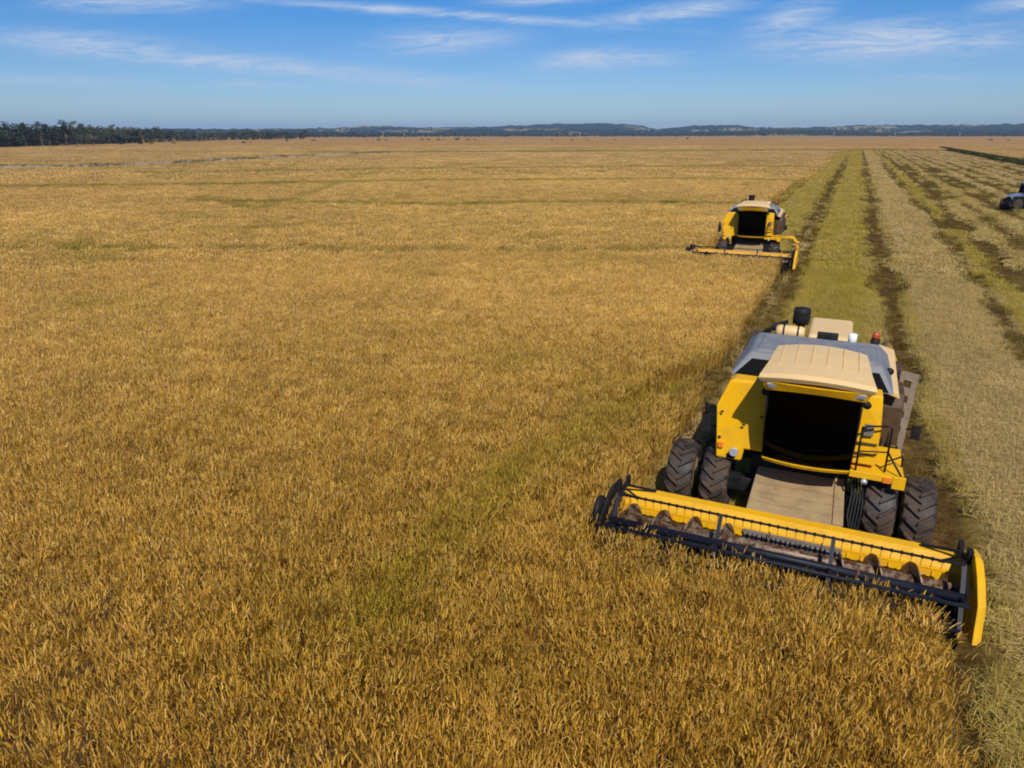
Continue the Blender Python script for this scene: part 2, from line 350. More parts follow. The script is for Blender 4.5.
def crop_green(x, y):
    g, h = levee(x, y)
    n = fbm(x / 7, y / 7, 31, 3); n2 = fbm(x / 1.6, y / 1.6, 35, 3)
    g = np.clip(g * (.8 + .5 * n2) + np.clip((n - .58) * 1.6, 0, .3) * (n2 > .45), 0, .95)
    return g, h
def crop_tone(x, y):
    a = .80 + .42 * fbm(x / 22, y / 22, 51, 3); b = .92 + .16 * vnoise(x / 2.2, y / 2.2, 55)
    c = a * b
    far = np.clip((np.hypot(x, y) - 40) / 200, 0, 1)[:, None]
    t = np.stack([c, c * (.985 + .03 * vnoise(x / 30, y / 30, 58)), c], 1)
    q = np.clip((np.hypot(x, y) - 8) / 24, 0, 1)[:, None]      # shade in the gaps between nearer plants, put into a darker, browner tint
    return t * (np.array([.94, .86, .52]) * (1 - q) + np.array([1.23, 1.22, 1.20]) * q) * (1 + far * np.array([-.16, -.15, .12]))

# ------------------------------------------------------------------ scattering
def strip(vs, fs, tints, p0, d, up, length, width, bend, segs, tint, side=None, tip=.25, taper=True):
    """one narrow curved blade"""
    d = np.array(d, float); side = np.array(side, float); p = np.array(p0, float); b = len(vs)
    dn = np.array([0, 0, -1.0])
    for i in range(segs + 1):
        s = i / segs
        w = width * .5 * (1 - (1 - tip) * s ** 2 if taper else 1)
        vs.append(p - side * w); vs.append(p + side * w); tints += [tint, tint]
        if i < segs:
            d = d + dn * bend * (i + 1) / segs; d /= np.linalg.norm(d); p = p + d * length / segs
    for i in range(segs): fs.append((b + 2 * i, b + 2 * i + 1, b + 2 * i + 3, b + 2 * i + 2))
def rnd(a, b): return random.uniform(a, b)
def plant_mesh(name, mat, fn):
    vs, fs, ti = [], [], []
    fn(vs, fs, ti)
    me = bpy.data.meshes.new(name); me.from_pydata([tuple(v) for v in vs], [], fs); me.materials.append(mat)
    a = me.attributes.new('tint', 'FLOAT', 'POINT'); a.data.foreach_set('value', np.array(ti, dtype=np.float32))
    return me
def rice_fn(radius, nleaf, npan, wl, wp, h=.93, square=False):
    def fn(vs, fs, ti):
        for k in range(nleaf + npan):
            a = rnd(0, 2 * PI)
            if square: x, y = rnd(-radius, radius), rnd(-radius, radius)
            else: rr = radius * math.sqrt(random.random()); x, y = rr * math.cos(a), rr * math.sin(a)
            az = rnd(0, 2 * PI); le = abs(random.gauss(0, .22)) + .05
            d = (math.sin(le) * math.cos(az), math.sin(le) * math.sin(az), math.cos(le))
            sa = rnd(0, 2 * PI); side = np.array((math.cos(sa), math.sin(sa), 0))
            hh = h * (rnd(.60, .94) if k < nleaf else rnd(.76, 1.05))
            if k < nleaf: strip(vs, fs, ti, (x, y, 0.0), d, None, hh, wl * rnd(.7, 1.3), rnd(.03, .3), 3, min(.9, max(0, random.gauss(.34, .26))), side, .15)
            else:
                z0 = hh * .84
                strip(vs, fs, ti, (x + d[0] * z0 * .8, y + d[1] * z0 * .8, z0 * 1.02), d, None, rnd(.08, .15), wp * rnd(.7, 1.3), rnd(.15, .8), 3, min(1, max(.1, random.gauss(.62, .26))), side, .5)
    return fn
def straw_fn(size, n, w, ln, flat=.12, up=.25):
    def fn(vs, fs, ti):
        base = rnd(0, PI)
        for k in range(n):
            x, y = rnd(-size, size), rnd(-size, size)
            az = base + random.gauss(0, .9)
            if random.random() < up: d = np.array((rnd(-.5, .5), rnd(-.5, .5), 1.0)); d /= np.linalg.norm(d); l = rnd(.12, .26); z = 0
            else: d = np.array((math.cos(az), math.sin(az), rnd(-.05, .35))); d /= np.linalg.norm(d); l = ln * rnd(.5, 1.2); z = rnd(.0, flat)
            sa = rnd(0, 2 * PI); side = np.cross(d, (0, 0, 1.0)); side /= np.linalg.norm(side) + 1e-6
            side = side + np.array((0, 0, rnd(-.5, .5)))
            strip(vs, fs, ti, (x, y, z), d, None, l, w * rnd(.6, 1.4), rnd(.1, .5), 2, min(1, max(0, random.gauss(.55, .25))), side, .5)
    return fn
def variants(name, n, mat, fn):
    c = bpy.data.collections.new(name)       # source shapes only; never linked to the scene
    for i in range(n):
        o = bpy.data.objects.new(name, plant_mesh(name, mat, fn)); c.objects.link(o)
    return c
def scatter(name, xyz, scale, rotz, green, tone, coll, tilt=None):
    n = len(xyz); me = bpy.data.meshes.new(name); me.vertices.add(n)
    me.vertices.foreach_set('co', np.asarray(xyz, dtype=np.float32).ravel())
    def at(nm, typ, arr, key):
        a = me.attributes.new(nm, typ, 'POINT'); a.data.foreach_set(key, np.asarray(arr, dtype=np.float32).ravel())
    at('sc', 'FLOAT_VECTOR', scale, 'vector')
    rot = np.zeros((n, 3)); rot[:, 2] = rotz
    if tilt is not None: rot[:, :2] = tilt
    at('ro', 'FLOAT_VECTOR', rot, 'vector'); at('green', 'FLOAT', green, 'value'); at('tone', 'FLOAT_VECTOR', tone, 'vector')
    o = bpy.data.objects.new(name, me); COL.objects.link(o)
    g = bpy.data.node_groups.new(name + '_scatter', 'GeometryNodeTree')
    g.interface.new_socket('Geometry', in_out='INPUT', socket_type='NodeSocketGeometry'); g.interface.new_socket('Geometry', in_out='OUTPUT', socket_type='NodeSocketGeometry')
    gi = N(g, 'NodeGroupInput'); go = N(g, 'NodeGroupOutput')
    ci = N(g, 'GeometryNodeCollectionInfo'); ci.inputs['Collection'].default_value = coll
    ci.inputs['Separate Children'].default_value = True; ci.inputs['Reset Children'].default_value = True
    iop = N(g, 'GeometryNodeInstanceOnPoints'); iop.inputs['Pick Instance'].default_value = True
    ri = N(g, 'FunctionNodeRandomValue', data_type='INT'); ri.inputs[4].default_value = 0; ri.inputs[5].default_value = len(coll.objects) - 1
    na = N(g, 'GeometryNodeInputNamedAttribute', data_type='FLOAT_VECTOR'); na.inputs['Name'].default_value = 'sc'
    nr = N(g, 'GeometryNodeInputNamedAttribute', data_type='FLOAT_VECTOR'); nr.inputs['Name'].default_value = 'ro'
    er = N(g, 'FunctionNodeEulerToRotation')
    L(g, gi.outputs[0], iop.inputs['Points']); L(g, ci.outputs[0], iop.inputs['Instance']); L(g, ri.outputs[2], iop.inputs['Instance Index'])
    L(g, nr.outputs[0], er.inputs[0]); L(g, er.outputs[0], iop.inputs['Rotation']); L(g, na.outputs[0], iop.inputs['Scale']); L(g, iop.outputs[0], go.inputs[0])
    md = o.modifiers.new('scatter', 'NODES'); md.node_group = g
    return o
def wedge(r0, r1, step, half=R(44), x0=None, x1=None, y0=None, y1=None):
    """jittered points of the field in front of the camera between two distances"""
    xs = np.arange(-r1, r1 * .8, step); ys = np.arange(0, r1, step)
    if x0 is not None: xs = np.arange(x0, x1, step)
    if y0 is not None: ys = np.arange(y0, y1, step)
    X, Y = np.meshgrid(xs, ys); X = X.ravel(); Y = Y.ravel()
    X = X + RNG.uniform(-.5, .5, X.shape) * step; Y = Y + RNG.uniform(-.5, .5, Y.shape) * step
    d = np.hypot(X, Y); an = np.abs(np.arctan2(X * HEAD[1] - Y * HEAD[0], X * HEAD[0] + Y * HEAD[1]))
    k = (d >= r0) & (d < r1) & (an < np.where(d < 14, R(60), half))
    return X[k], Y[k]

# ------------------------------------------------------------------ setting: ground
def meshobj(name, verts, faces, mat, attrs=None, smooth=True):
    me = bpy.data.meshes.new(name); me.from_pydata(verts, [], faces); me.materials.append(mat)
    if smooth: me.polygons.foreach_set('use_smooth', [True] * len(me.polygons))
    for k, v in (attrs or {}).items():
        if v.ndim == 2:
            a = me.attributes.new(k, 'FLOAT_VECTOR', 'POINT'); a.data.foreach_set('vector', v.astype(np.float32).ravel())
        else:
            a = me.attributes.new(k, 'FLOAT', 'POINT'); a.data.foreach_set('value', v.astype(np.float32))
    o = bpy.data.objects.new(name, me); COL.objects.link(o); return o
def grid(xs, ys):
    X, Y = np.meshgrid(xs, ys); nx, ny = len(xs), len(ys)
    i = np.arange(nx * ny).reshape(ny, nx)
    f = np.stack([i[:-1, :-1], i[:-1, 1:], i[1:, 1:], i[1:, :-1]], -1).reshape(-1, 4)
    return X.ravel(), Y.ravel(), f.tolist()

def soilmat():
    m, t, b = newmat('stubble_ground')
    geo = N(t, 'ShaderNodeNewGeometry')
    mud = N(t, 'ShaderNodeAttribute', attribute_name='mud'); gr = N(t, 'ShaderNodeAttribute', attribute_name='green')
    a = N(t, 'ShaderNodeTexNoise', inp={'Scale': 5.0, 'Detail': 8.0, 'Roughness': .7}); L(t, geo.outputs['Position'], a.inputs['Vector'])
    mp = N(t, 'ShaderNodeMapping'); mp.inputs['Scale'].default_value = (.5, 1.6, 1); L(t, geo.outputs['Position'], mp.inputs[0])
    a2 = N(t, 'ShaderNodeTexNoise', inp={'Scale': 1.2, 'Detail': 6.0, 'Roughness': .65, 'Distortion': .6}); L(t, mp.outputs[0], a2.inputs['Vector'])
    c1 = N(t, 'ShaderNodeValToRGB'); L(t, a.outputs[0], c1.inputs[0]); e = c1.color_ramp.elements
    e[0].position = .3; e[0].color = (.22, .145, .045, 1); e[1].position = .7; e[1].color = (.43, .31, .11, 1)
    c2 = N(t, 'ShaderNodeValToRGB'); L(t, a.outputs[0], c2.inputs[0]); e = c2.color_ramp.elements
    e[0].position = .3; e[0].color = (.17, .13, .02, 1); e[1].position = .7; e[1].color = (.38, .285, .045, 1)
    c3 = N(t, 'ShaderNodeValToRGB'); L(t, a.outputs[0], c3.inputs[0]); e = c3.color_ramp.elements
    e[0].position = .3; e[0].color = (.035, .017, .005, 1); e[1].position = .75; e[1].color = (.17, .095, .028, 1)
    m1 = N(t, 'ShaderNodeMixRGB'); L(t, gr.outputs['Fac'], m1.inputs[0]); L(t, c1.outputs[0], m1.inputs[1]); L(t, c2.outputs[0], m1.inputs[2])
    va = N(t, 'ShaderNodeMapRange', inp={1: .3, 2: .7, 3: .75, 4: 1.2}); L(t, a2.outputs[0], va.inputs[0])
    mv = N(t, 'ShaderNodeMixRGB', blend_type='MULTIPLY'); mv.inputs[0].default_value = 1; L(t, m1.outputs[0], mv.inputs[1]); L(t, va.outputs[0], mv.inputs[2])
    m2 = N(t, 'ShaderNodeMixRGB'); L(t, mud.outputs['Fac'], m2.inputs[0]); L(t, mv.outputs[0], m2.inputs[1]); L(t, c3.outputs[0], m2.inputs[2])
    L(t, m2.outputs[0], b.inputs['Base Color']); b.inputs['Roughness'].default_value = 1; b.inputs['Specular IOR Level'].default_value = .05
    bp = N(t, 'ShaderNodeBump', inp={'Strength': .9, 'Distance': .12}); L(t, a.outputs[0], bp.inputs['Height']); L(t, bp.outputs[0], b.inputs['Normal'])
    return m
def canopymat():
    m, t, b = newmat('ripe_canopy')
    geo = N(t, 'ShaderNodeNewGeometry')
    a = N(t, 'ShaderNodeTexNoise', inp={'Scale': .55, 'Detail': 9.0, 'Roughness': .75}); L(t, geo.outputs['Position'], a.inputs['Vector'])
    c1 = N(t, 'ShaderNodeValToRGB'); L(t, a.outputs[0], c1.inputs[0]); e = c1.color_ramp.elements
    e[0].position = .3; e[0].color = (.22, .122, .032, 1); e[1].position = .7; e[1].color = (.40, .235, .068, 1)
    gr = N(t, 'ShaderNodeAttribute', attribute_name='green'); to = N(t, 'ShaderNodeAttribute', attribute_name='tone')
    m1 = N(t, 'ShaderNodeMixRGB'); L(t, gr.outputs['Fac'], m1.inputs[0]); L(t, c1.outputs[0], m1.inputs[1]); m1.inputs[2].default_value = (.17, .13, .03, 1)
    m2 = N(t, 'ShaderNodeMixRGB', blend_type='MULTIPLY'); m2.inputs[0].default_value = 1; L(t, m1.outputs[0], m2.inputs[1]); L(t, to.outputs['Color'], m2.inputs[2])
    L(t, m2.outputs[0], b.inputs['Base Color']); b.inputs['Roughness'].default_value = 1; b.inputs['Specular IOR Level'].default_value = 0
    bp = N(t, 'ShaderNodeBump', inp={'Strength': .6, 'Distance': .3}); L(t, a.outputs[0], bp.inputs['Height']); L(t, bp.outputs[0], b.inputs['Normal'])
    return m
M['soil'] = soilmat(); M['canopy'] = canopymat()
M['earth'] = paint('dark_earth', (.085, .055, .026), .95, .6, (.16, .11, .05), .8)

# the one sheet that reaches the horizon
o = MB().add([(-9000, -300, -.45), (9000, -300, -.45), (9000, 9000, -.45), (-9000, 9000, -.45)], [(0, 1, 2, 3)]).build('ground', M['earth']); tag(o, kind='structure')

# cut field: rutted stubble strip
ys = [6.0]
while ys[-1] < 430: ys.append(ys[-1] + max(.11, ys[-1] * .0065))
ys = np.array(ys)
xs = np.concatenate([np.arange(-9.4, 12, .11), np.arange(12, 46, .2)])
X, Y, F_ = grid(xs, ys)
Z = ground_z(X, Y); mud = track_mask(X, Y); gl = green_lane(X, Y)
cropz = is_crop(X, Y); Z = np.where(cropz, np.minimum(Z, -.02), Z); mud = np.where(cropz, 1.0, mud)
o = meshobj('stubble_ground', np.stack([X, Y, Z], 1).tolist(), F_, M['soil'], {'mud': mud, 'green': gl}); tag(o, kind='structure')

# soil under the standing crop, and the far canopy as one sheet
far_ang = np.linspace(YAW - R(48) + PI / 2, YAW + R(48) + PI / 2, 160)
rad = np.concatenate([np.geomspace(430, 2300, 120), np.linspace(2400, 5500, 12)])
A_, R_ = np.meshgrid(far_ang, rad); X = (R_ * np.cos(A_)).ravel(); Y = (R_ * np.sin(A_)).ravel()
i = np.arange(len(rad) * len(far_ang)).reshape(len(rad), len(far_ang))
f = np.stack([i[:-1, :-1], i[:-1, 1:], i[1:, 1:], i[1:, :-1]], -1).reshape(-1, 4).tolist()
g_, h_ = levee(X, Y)
Z = .62 + .25 * fbm(X / 6, Y / 6, 71, 2)
cut = (X > -8.7) & (X < 42.5) & (Y < 423)
Z = np.where(cut, -.3, Z)
o = meshobj('distant_rice_canopy', np.stack([X, Y, Z], 1).tolist(), f, M['canopy'], {'green': np.clip(g_, 0, 1), 'tone': crop_tone(X, Y) * (1 - .35 * g_[:, None])}); tag(o, kind='stuff')  # levee lines darkened here too, their shadow painted into the tone

# ------------------------------------------------------------------ standing rice (too many to count)
rice_a = variants('rice_tuft', 9, M['rice'], rice_fn(.18, 26, 62, .0075, .0135))
rice_b = variants('rice_clump', 8, M['rice'], rice_fn(.5, 52, 130, .018, .028))
rice_c = variants('rice_patch', 7, M['rice'], rice_fn(2.1, 110, 330, .08, .10, square=True))
def rice(name, r0, r1, step, coll, smin, smax):
    x, y = wedge(r0, r1, step); k = is_crop(x, y) & ~furrow(x, y); x, y = x[k], y[k]; n = len(x)
    g, h = crop_green(x, y)
    s = RNG.uniform(smin, smax, n); sz = s * (.90 + .2 * vnoise(x / 1.3, y / 1.3, 81)) * (1 - .12 * g)
    tone = crop_tone(x, y) * RNG.uniform(.78, 1.18, (n, 1)) * (1 - .35 * g[:, None] * (np.hypot(x, y) > 45)[:, None])  # far levee weeds: shadow line of the missing gaps put into a darker tone
    tilt = np.stack([RNG.normal(0, .07, n) + .05, RNG.normal(0, .07, n)], 1) if step < 1 else None
    o = scatter(name, np.stack([x, y, h + (-.02)], 1), np.stack([s, s, sz], 1), RNG.uniform(0, 2 * PI, n), g * RNG.uniform(.5, 1.2, n), tone, coll, tilt)
    tag(o, kind='stuff'); print(name, n)
rice('standing_rice', 3.5, 46, .285, rice_a, .85, 1.15)
rice('standing_rice', 45, 135, .66, rice_b, .9, 1.12)
rice('standing_rice', 133, 470, 3.0, rice_c, .95, 1.1)

# ------------------------------------------------------------------ cut straw and stubble
straw_a = variants('straw_mat', 7, M['straw'], straw_fn(.3, 110, .0075, .30))
straw_b = variants('straw_mat_coarse', 6, M['straw'], straw_fn(.5, 110, .024, .5, up=.35))
straw_c = variants('straw_mat_far', 5, M['straw'], straw_fn(.6, 60, .06, .6, up=.5))
def straw(name, r0, r1, step, coll, x0, x1, y0, y1, sc=1):
    x, y = wedge(r0, r1, step, R(42), x0, x1, y0, y1); k = ~is_crop(x, y) & (RNG.random(len(x)) > track_mask(x, y) * (3.0 if step < 1 else 6) - .5 * (fbm(x / .8, y / 1.5, 140, 2) > .55)); x, y = x[k], y[k]; n = len(x)
    g = np.clip(green_lane(x, y) * RNG.uniform(.6, 1.3, n), 0, 1)
    tone = (np.ones(n) * (.85 + .3 * fbm(x / 1.8, y / 2.5, 66, 3)) * RNG.uniform(.88, 1.1, n))[:, None] * np.ones((1, 3))
    s = RNG.uniform(.8, 1.15, n) * sc
    o = scatter(name, np.stack([x, y, ground_z(x, y) + .005], 1), np.stack([s, s, s * RNG.uniform(.8, 1.3, n)], 1), RNG.uniform(0, 2 * PI, n), g, tone, coll)
    tag(o, kind='stuff'); print(name, n)
straw('cut_straw', 4, 48, .33, straw_a, -9, 30, 6, 48)
straw('cut_straw', 47, 130, .62, straw_b, -9, 43, 30, 130)
straw('cut_straw', 129, 425, 1.05, straw_c, -9, 43, 100, 423)

# trampled, muddy straw lying in the ruts
x, y = wedge(5, 230, .40, R(42), -9, 42, 7, 230); tm = track_mask(x, y); k = ~is_crop(x, y) & (tm > .3) & (RNG.random(len(x)) < .55); x, y = x[k], y[k]; n = len(x)
s = RNG.uniform(.6, 1.3, n); tn = RNG.uniform(.16, .62, n)[:, None] * np.array([[1.0, .9, .75]])
o = scatter('trampled_straw', np.stack([x, y, ground_z(x, y)], 1), np.stack([s, s, s * RNG.uniform(.4, 1.1, n)], 1), RNG.uniform(0, 6.28, n), RNG.uniform(0, .7, n), tn, straw_a); tag(o, kind='stuff')
# weeds along the ruts
weed_c = variants('weed_tuft', 5, M['weed'], rice_fn(.16, 26, 4, .016, .02, h=.42))
x, y = wedge(6, 230, .45, R(42), -9, 42, 8, 230)
tm = track_mask(x, y); k = ~is_crop(x, y) & (tm > .08) & (tm < .8) & (fbm(x / 1.1, y / 2.0, 120, 2) > .46 + .10 * np.clip((y - 90) / 60, 0, 1)); x, y = x[k], y[k]; n = len(x)
s = RNG.uniform(.5, 1.1, n)
o = scatter('rut_weeds', np.stack([x, y, ground_z(x, y)], 1), np.stack([s * 1.2, s * 1.2, s], 1), RNG.uniform(0, 6.28, n), RNG.uniform(0, 1, n), np.ones((n, 3)) * RNG.uniform(.7, 1.6, (n, 1)), weed_c); tag(o, kind='stuff')
# the dark green grassy bank on the far right-hand crop edge
y = RNG.uniform(150, 470, 5200); x = 41.5 + RNG.normal(0, .7, len(y)); n = len(x); s = RNG.uniform(1.6, 3.2, n)
o = scatter('field_edge_grass', np.stack([x, y, np.zeros(n)], 1), np.stack([s * 1.5, s * 1.5, s], 1), RNG.uniform(0, 6.28, n), RNG.uniform(0, .6, n), np.ones((n, 3)) * np.array([.42, .62, .6]) * RNG.uniform(.5, 1.2, (n, 1)), weed_c); tag(o, kind='stuff')

# irrigation ditch far off on the other side of the field
dpts = [back(*p, .7) for p in ((-80, 172), (0, 168), (110, 166), (200, 162), (290, 157), (400, 152.5))]
vs, fs = [], []
for q, (a, b) in enumerate(zip(dpts[:-1], dpts[1:])):
    pass
P_ = []
for (ax, ay), (bx, by) in zip(dpts[:-1], dpts[1:]):
    for t_ in np.linspace(0, 1, 24, endpoint=False): P_.append((ax + (bx - ax) * t_, ay + (by - ay) * t_))
P_ = np.array(P_); T_ = np.gradient(P_, axis=0); T_ /= np.linalg.norm(T_, axis=1)[:, None]; N_ = np.stack([-T_[:, 1], T_[:, 0]], 1)
prof = [(-3.2, .3), (-2.0, .95), (-1.0, 1.15), (.2, 1.1), (1.2, .95), (3.0, .3)]
jit = RNG.normal(0, .12, (len(P_), len(prof)))
for i_ in range(len(P_)):
    for j_, (o_, z_) in enumerate(prof): vs.append((*(P_[i_] + N_[i_] * (o_ + jit[i_, j_] * 2)), z_ + jit[i_, j_]))
m_ = len(prof); fs = [(i_ * m_ + j_, i_ * m_ + j_ + 1, (i_ + 1) * m_ + j_ + 1, (i_ + 1) * m_ + j_) for i_ in range(len(P_) - 1) for j_ in range(m_ - 1)]
M['bank'] = paint('dry_bank', (.30, .25, .17), .95, 1.0, (.05, .04, .015), .08)
o = meshobj('ditch_bank', vs, fs, M['bank']); tag(o, kind='structure')
k_ = RNG.integers(0, len(P_), 1500); n = len(k_); q_ = P_[k_] + RNG.normal(0, 1.6, (n, 2)); s = RNG.uniform(1.4, 3.0, n)
keep = fbm(q_[:, 0] / 12, q_[:, 1] / 12, 130, 2) > .42; q_ = q_[keep]; s = s[keep]; n = len(s)
o = scatter('bank_weeds', np.stack([q_[:, 0], q_[:, 1], np.full(n, .6)], 1), np.stack([s * 1.4, s * 1.4, s * .8], 1), RNG.uniform(0, 6, n), RNG.uniform(0, 1, n), np.ones((n, 3)), weed_c); tag(o, kind='stuff')

# ------------------------------------------------------------------ hills, far woods, trees
def world_at(px, dist):
    a = YAW - math.atan((px - 512) / 754.0)      # bearing of a picture column on the horizon
    return (-math.sin(a) * dist, math.cos(a) * dist)
def hillmat(name, forest, pasture, thr, sc=.012):
    m, t, b = newmat(name); geo = N(t, 'ShaderNodeNewGeometry')
    mp = N(t, 'ShaderNodeMapping'); mp.inputs['Scale'].default_value = (1, 1, 3); L(t, geo.outputs['Position'], mp.inputs[0])
    a = N(t, 'ShaderNodeTexNoise', inp={'Scale': sc * .22, 'Detail': 2.0}); L(t, mp.outputs[0], a.inputs['Vector'])
    a2 = N(t, 'ShaderNodeTexNoise', inp={'Scale': sc * 3, 'Detail': 6.0, 'Roughness': .7}); L(t, geo.outputs['Position'], a2.inputs['Vector'])
    r = N(t, 'ShaderNodeMapRange', inp={1: thr, 2: thr + .05, 3: 0.0, 4: 1.0}); L(t, a.outputs[0], r.inputs[0])
    mxn = N(t, 'ShaderNodeMixRGB'); mxn.inputs[1].default_value = (*forest, 1); mxn.inputs[2].default_value = (*pasture, 1); L(t, r.outputs[0], mxn.inputs[0])
    v = N(t, 'ShaderNodeMapRange', inp={1: .3, 2: .7, 3: .6, 4: 1.35}); L(t, a2.outputs[0], v.inputs[0])
    mv = N(t, 'ShaderNodeMixRGB', blend_type='MULTIPLY'); mv.inputs[0].default_value = 1; L(t, mxn.outputs[0], mv.inputs[1]); L(t, v.outputs[0], mv.inputs[2])
    L(t, mv.outputs[0], b.inputs['Base Color']); b.inputs['Roughness'].default_value = 1; b.inputs['Specular IOR Level'].default_value = 0
    return m
def ridge(name, dist, prof, mat, depth, rough, seed):
    """a range of low hills: crest height in metres above the plain along the bearing, sloping down both ways"""
    px = np.arange(-160, 1190, 3.0); hp = np.interp(px, [p[0] for p in prof], [p[1] for p in prof])
    hz = hp * .86 / 754 * dist
    hz = hz + rough * (fbm(px / 5, px * 0, seed, 4) - .5) * (hz > 2)
    rows = [(-.9, 0.0), (-.6, .28), (-.35, .55), (-.15, .84), (0, 1.0), (.3, .9), (1.0, .0)]
    vs = []
    for dd, k in rows:
        for p, z in zip(px, hz):
            x, y = world_at(p, dist + dd * depth + 40 * math.sin(p * .05 + seed)); vs.append((x, y, -2 + (z + H * 1.0) * k + rough * .8 * (random.random() - .5) * (0 < k < 1)))
    n = len(px); fs = [(i * n + j, i * n + j + 1, (i + 1) * n + j + 1, (i + 1) * n + j) for i in range(len(rows) - 1) for j in range(n - 1)]
    o = meshobj(name, vs, fs, mat); tag(o, kind='structure'); return o
M['hill'] = hillmat('hill_far', (.030, .045, .022), (.22, .19, .085), .535)
M['hill2'] = hillmat('hill_near', (.024, .038, .017), (.19, .155, .07), .56)
ridge('hills', 4200, [(-160, 5), (100, 5), (290, 5.5), (330, 6.5), (372, 9), (420, 7), (440, 7.2), (480, 8), (540, 10), (545, 11), (600, 11.5), (640, 9), (655, 5), (690, 9), (740, 9.5), (760, 6), (815, 7), (860, 9), (1024, 9), (1190, 9)], M['hill'], 900, 12, 3)
ridge('hills', 3000, [(-160, 4), (200, 5), (300, 5), (345, 3), (420, 4.5), (520, 5.5), (600, 5), (660, 3), (705, 3), (760, 4), (830, 2.5), (900, 3), (1024, 4), (1190, 4)], M['hill2'], 500, 11, 8)

def leafmat(name, cols, trans=.15):
    m, t, b = newmat(name); at = N(t, 'ShaderNodeAttribute', attribute_name='tint')
    oi = N(t, 'ShaderNodeObjectInfo')
    cr = N(t, 'ShaderNodeValToRGB'); L(t, at.outputs['Fac'], cr.inputs[0]); el = cr.color_ramp.elements
    while len(el) < len(cols): el.new(.5)
    for i, c in enumerate(cols): el[i].position = i / (len(cols) - 1); el[i].color = (*c, 1)
    v = N(t, 'ShaderNodeMapRange', inp={1: 0.0, 2: 1.0, 3: .75, 4: 1.3}); L(t, oi.outputs['Random'], v.inputs[0])
    mv = N(t, 'ShaderNodeMixRGB', blend_type='MULTIPLY'); mv.inputs[0].default_value = 1; L(t, cr.outputs[0], mv.inputs[1]); L(t, v.outputs[0], mv.inputs[2])
    L(t, mv.outputs[0], b.inputs['Base Color']); b.inputs['Roughness'].default_value = .8; b.inputs['Specular IOR Level'].default_value = .2
    return m
M['leaf'] = leafmat('eucalypt_leaves', [(.022, .030, .014), (.045, .055, .022), (.085, .085, .035)])
M['wood'] = leafmat('far_wood_leaves', [(.016, .026, .013), (.03, .042, .02), (.05, .055, .026)])
M['bark'] = paint('pale_bark', (.24, .20, .15), .9, .8, (.07, .055, .04), .6)
def leaf_cloud(vs, fs, ti, lobes, n, size):
    for k in range(n):
        c, r, fl = random.choice(lobes)
        d = Vector((random.gauss(0, 1), random.gauss(0, 1), random.gauss(0, 1))); d.normalize()
        p = Vector(c) + Vector((d.x, d.y, d.z * fl)) * r * random.random() ** .45
        u = Vector((random.gauss(0, 1), random.gauss(0, 1), random.gauss(0, 1))).normalized(); w = u.orthogonal().normalized()
        s = size * rnd(.5, 1.3); b = len(vs)
        vs += [tuple(p - u * s), tuple(p + w * s * .6), tuple(p + u * s), tuple(p - w * s * .6)]; fs.append((b, b + 1, b + 2, b + 3)); ti += [rnd(0, 1)] * 4
def cloud_mesh(name, vs, fs, ti, mat):
    me = bpy.data.meshes.new(name); me.from_pydata(vs, [], fs); me.materials.append(mat)
    a = me.attributes.new('tint', 'FLOAT', 'POINT'); a.data.foreach_set('value', np.array(ti, dtype=np.float32)); return me
def tree(name, h, kind):
    root = empty(name)
    vs, fs, ti = [], [], []; lobes = []
    if kind == 'tall':
        for k in range(13): lobes.append(((rnd(-.17, .17) * h, rnd(-.17, .17) * h, .30 * h + .62 * h * k / 12), rnd(.09, .15) * h, .8))
        leaf_cloud(vs, fs, ti, lobes, 760, h * .03)
    elif kind == 'broad':
        for k in range(13): lobes.append(((rnd(-.32, .32) * h, rnd(-.32, .32) * h, rnd(.10, .80) * h), rnd(.15, .24) * h, .9))
        leaf_cloud(vs, fs, ti, lobes, 700, h * .042)
    else:
        for k in range(6): lobes.append(((rnd(-.5, .5) * h, rnd(-.5, .5) * h, rnd(.25, .7) * h), rnd(.25, .4) * h, .8))
        leaf_cloud(vs, fs, ti, lobes, 220, h * .11)
    me = cloud_mesh('crown', vs, fs, ti, M['leaf']); cr = bpy.data.objects.new('crown', me); COL.objects.link(cr); cr.parent = root
    t = MB(); r0 = h * .014
    t.tube([(0, 0, -.3), (rnd(-.02, .02) * h, rnd(-.02, .02) * h, .35 * h), (rnd(-.03, .03) * h, rnd(-.03, .03) * h, .82 * h)], [r0 * 1.2, r0 * .8, r0 * .25], 7)
    if kind != 'bush':
        for k in range(6):
            c = lobes[k][0]; z0 = rnd(.3, .6) * h; t.tube([(0, 0, z0), (c[0] * .6, c[1] * .6, (z0 + c[2]) / 2 + .03 * h), c], [r0 * .5, r0 * .35, r0 * .12], 5)
    t.build('trunk', M['bark'], root)
    return root
protos = [tree('eucalyptus_tree', 17, 'tall'), tree('eucalyptus_tree', 16, 'tall'), tree('eucalyptus_tree', 17.5, 'tall')]
broad = [tree('broad_tree', 12.5, 'broad'), tree('broad_tree', 12, 'broad'), tree('broad_tree', 13, 'broad'), tree('broad_tree', 11, 'broad')]
bushp = [tree('bush', 3.0, 'bush'), tree('bush', 2.6, 'bush')]
for p in protos: tag(p, 'tall slender eucalyptus tree rising above the dark tree line left of the hills', 'tree', 'tall trees of the tree line')
for p in broad: tag(p, 'dark bushy tree in the dense line of trees bordering the rice field', 'tree', 'bushy trees of the tree line')
for p in bushp: tag(p, 'small dark bush standing alone at the far end of the rice field', 'bush', 'bushes along the far field edge')
used = set()
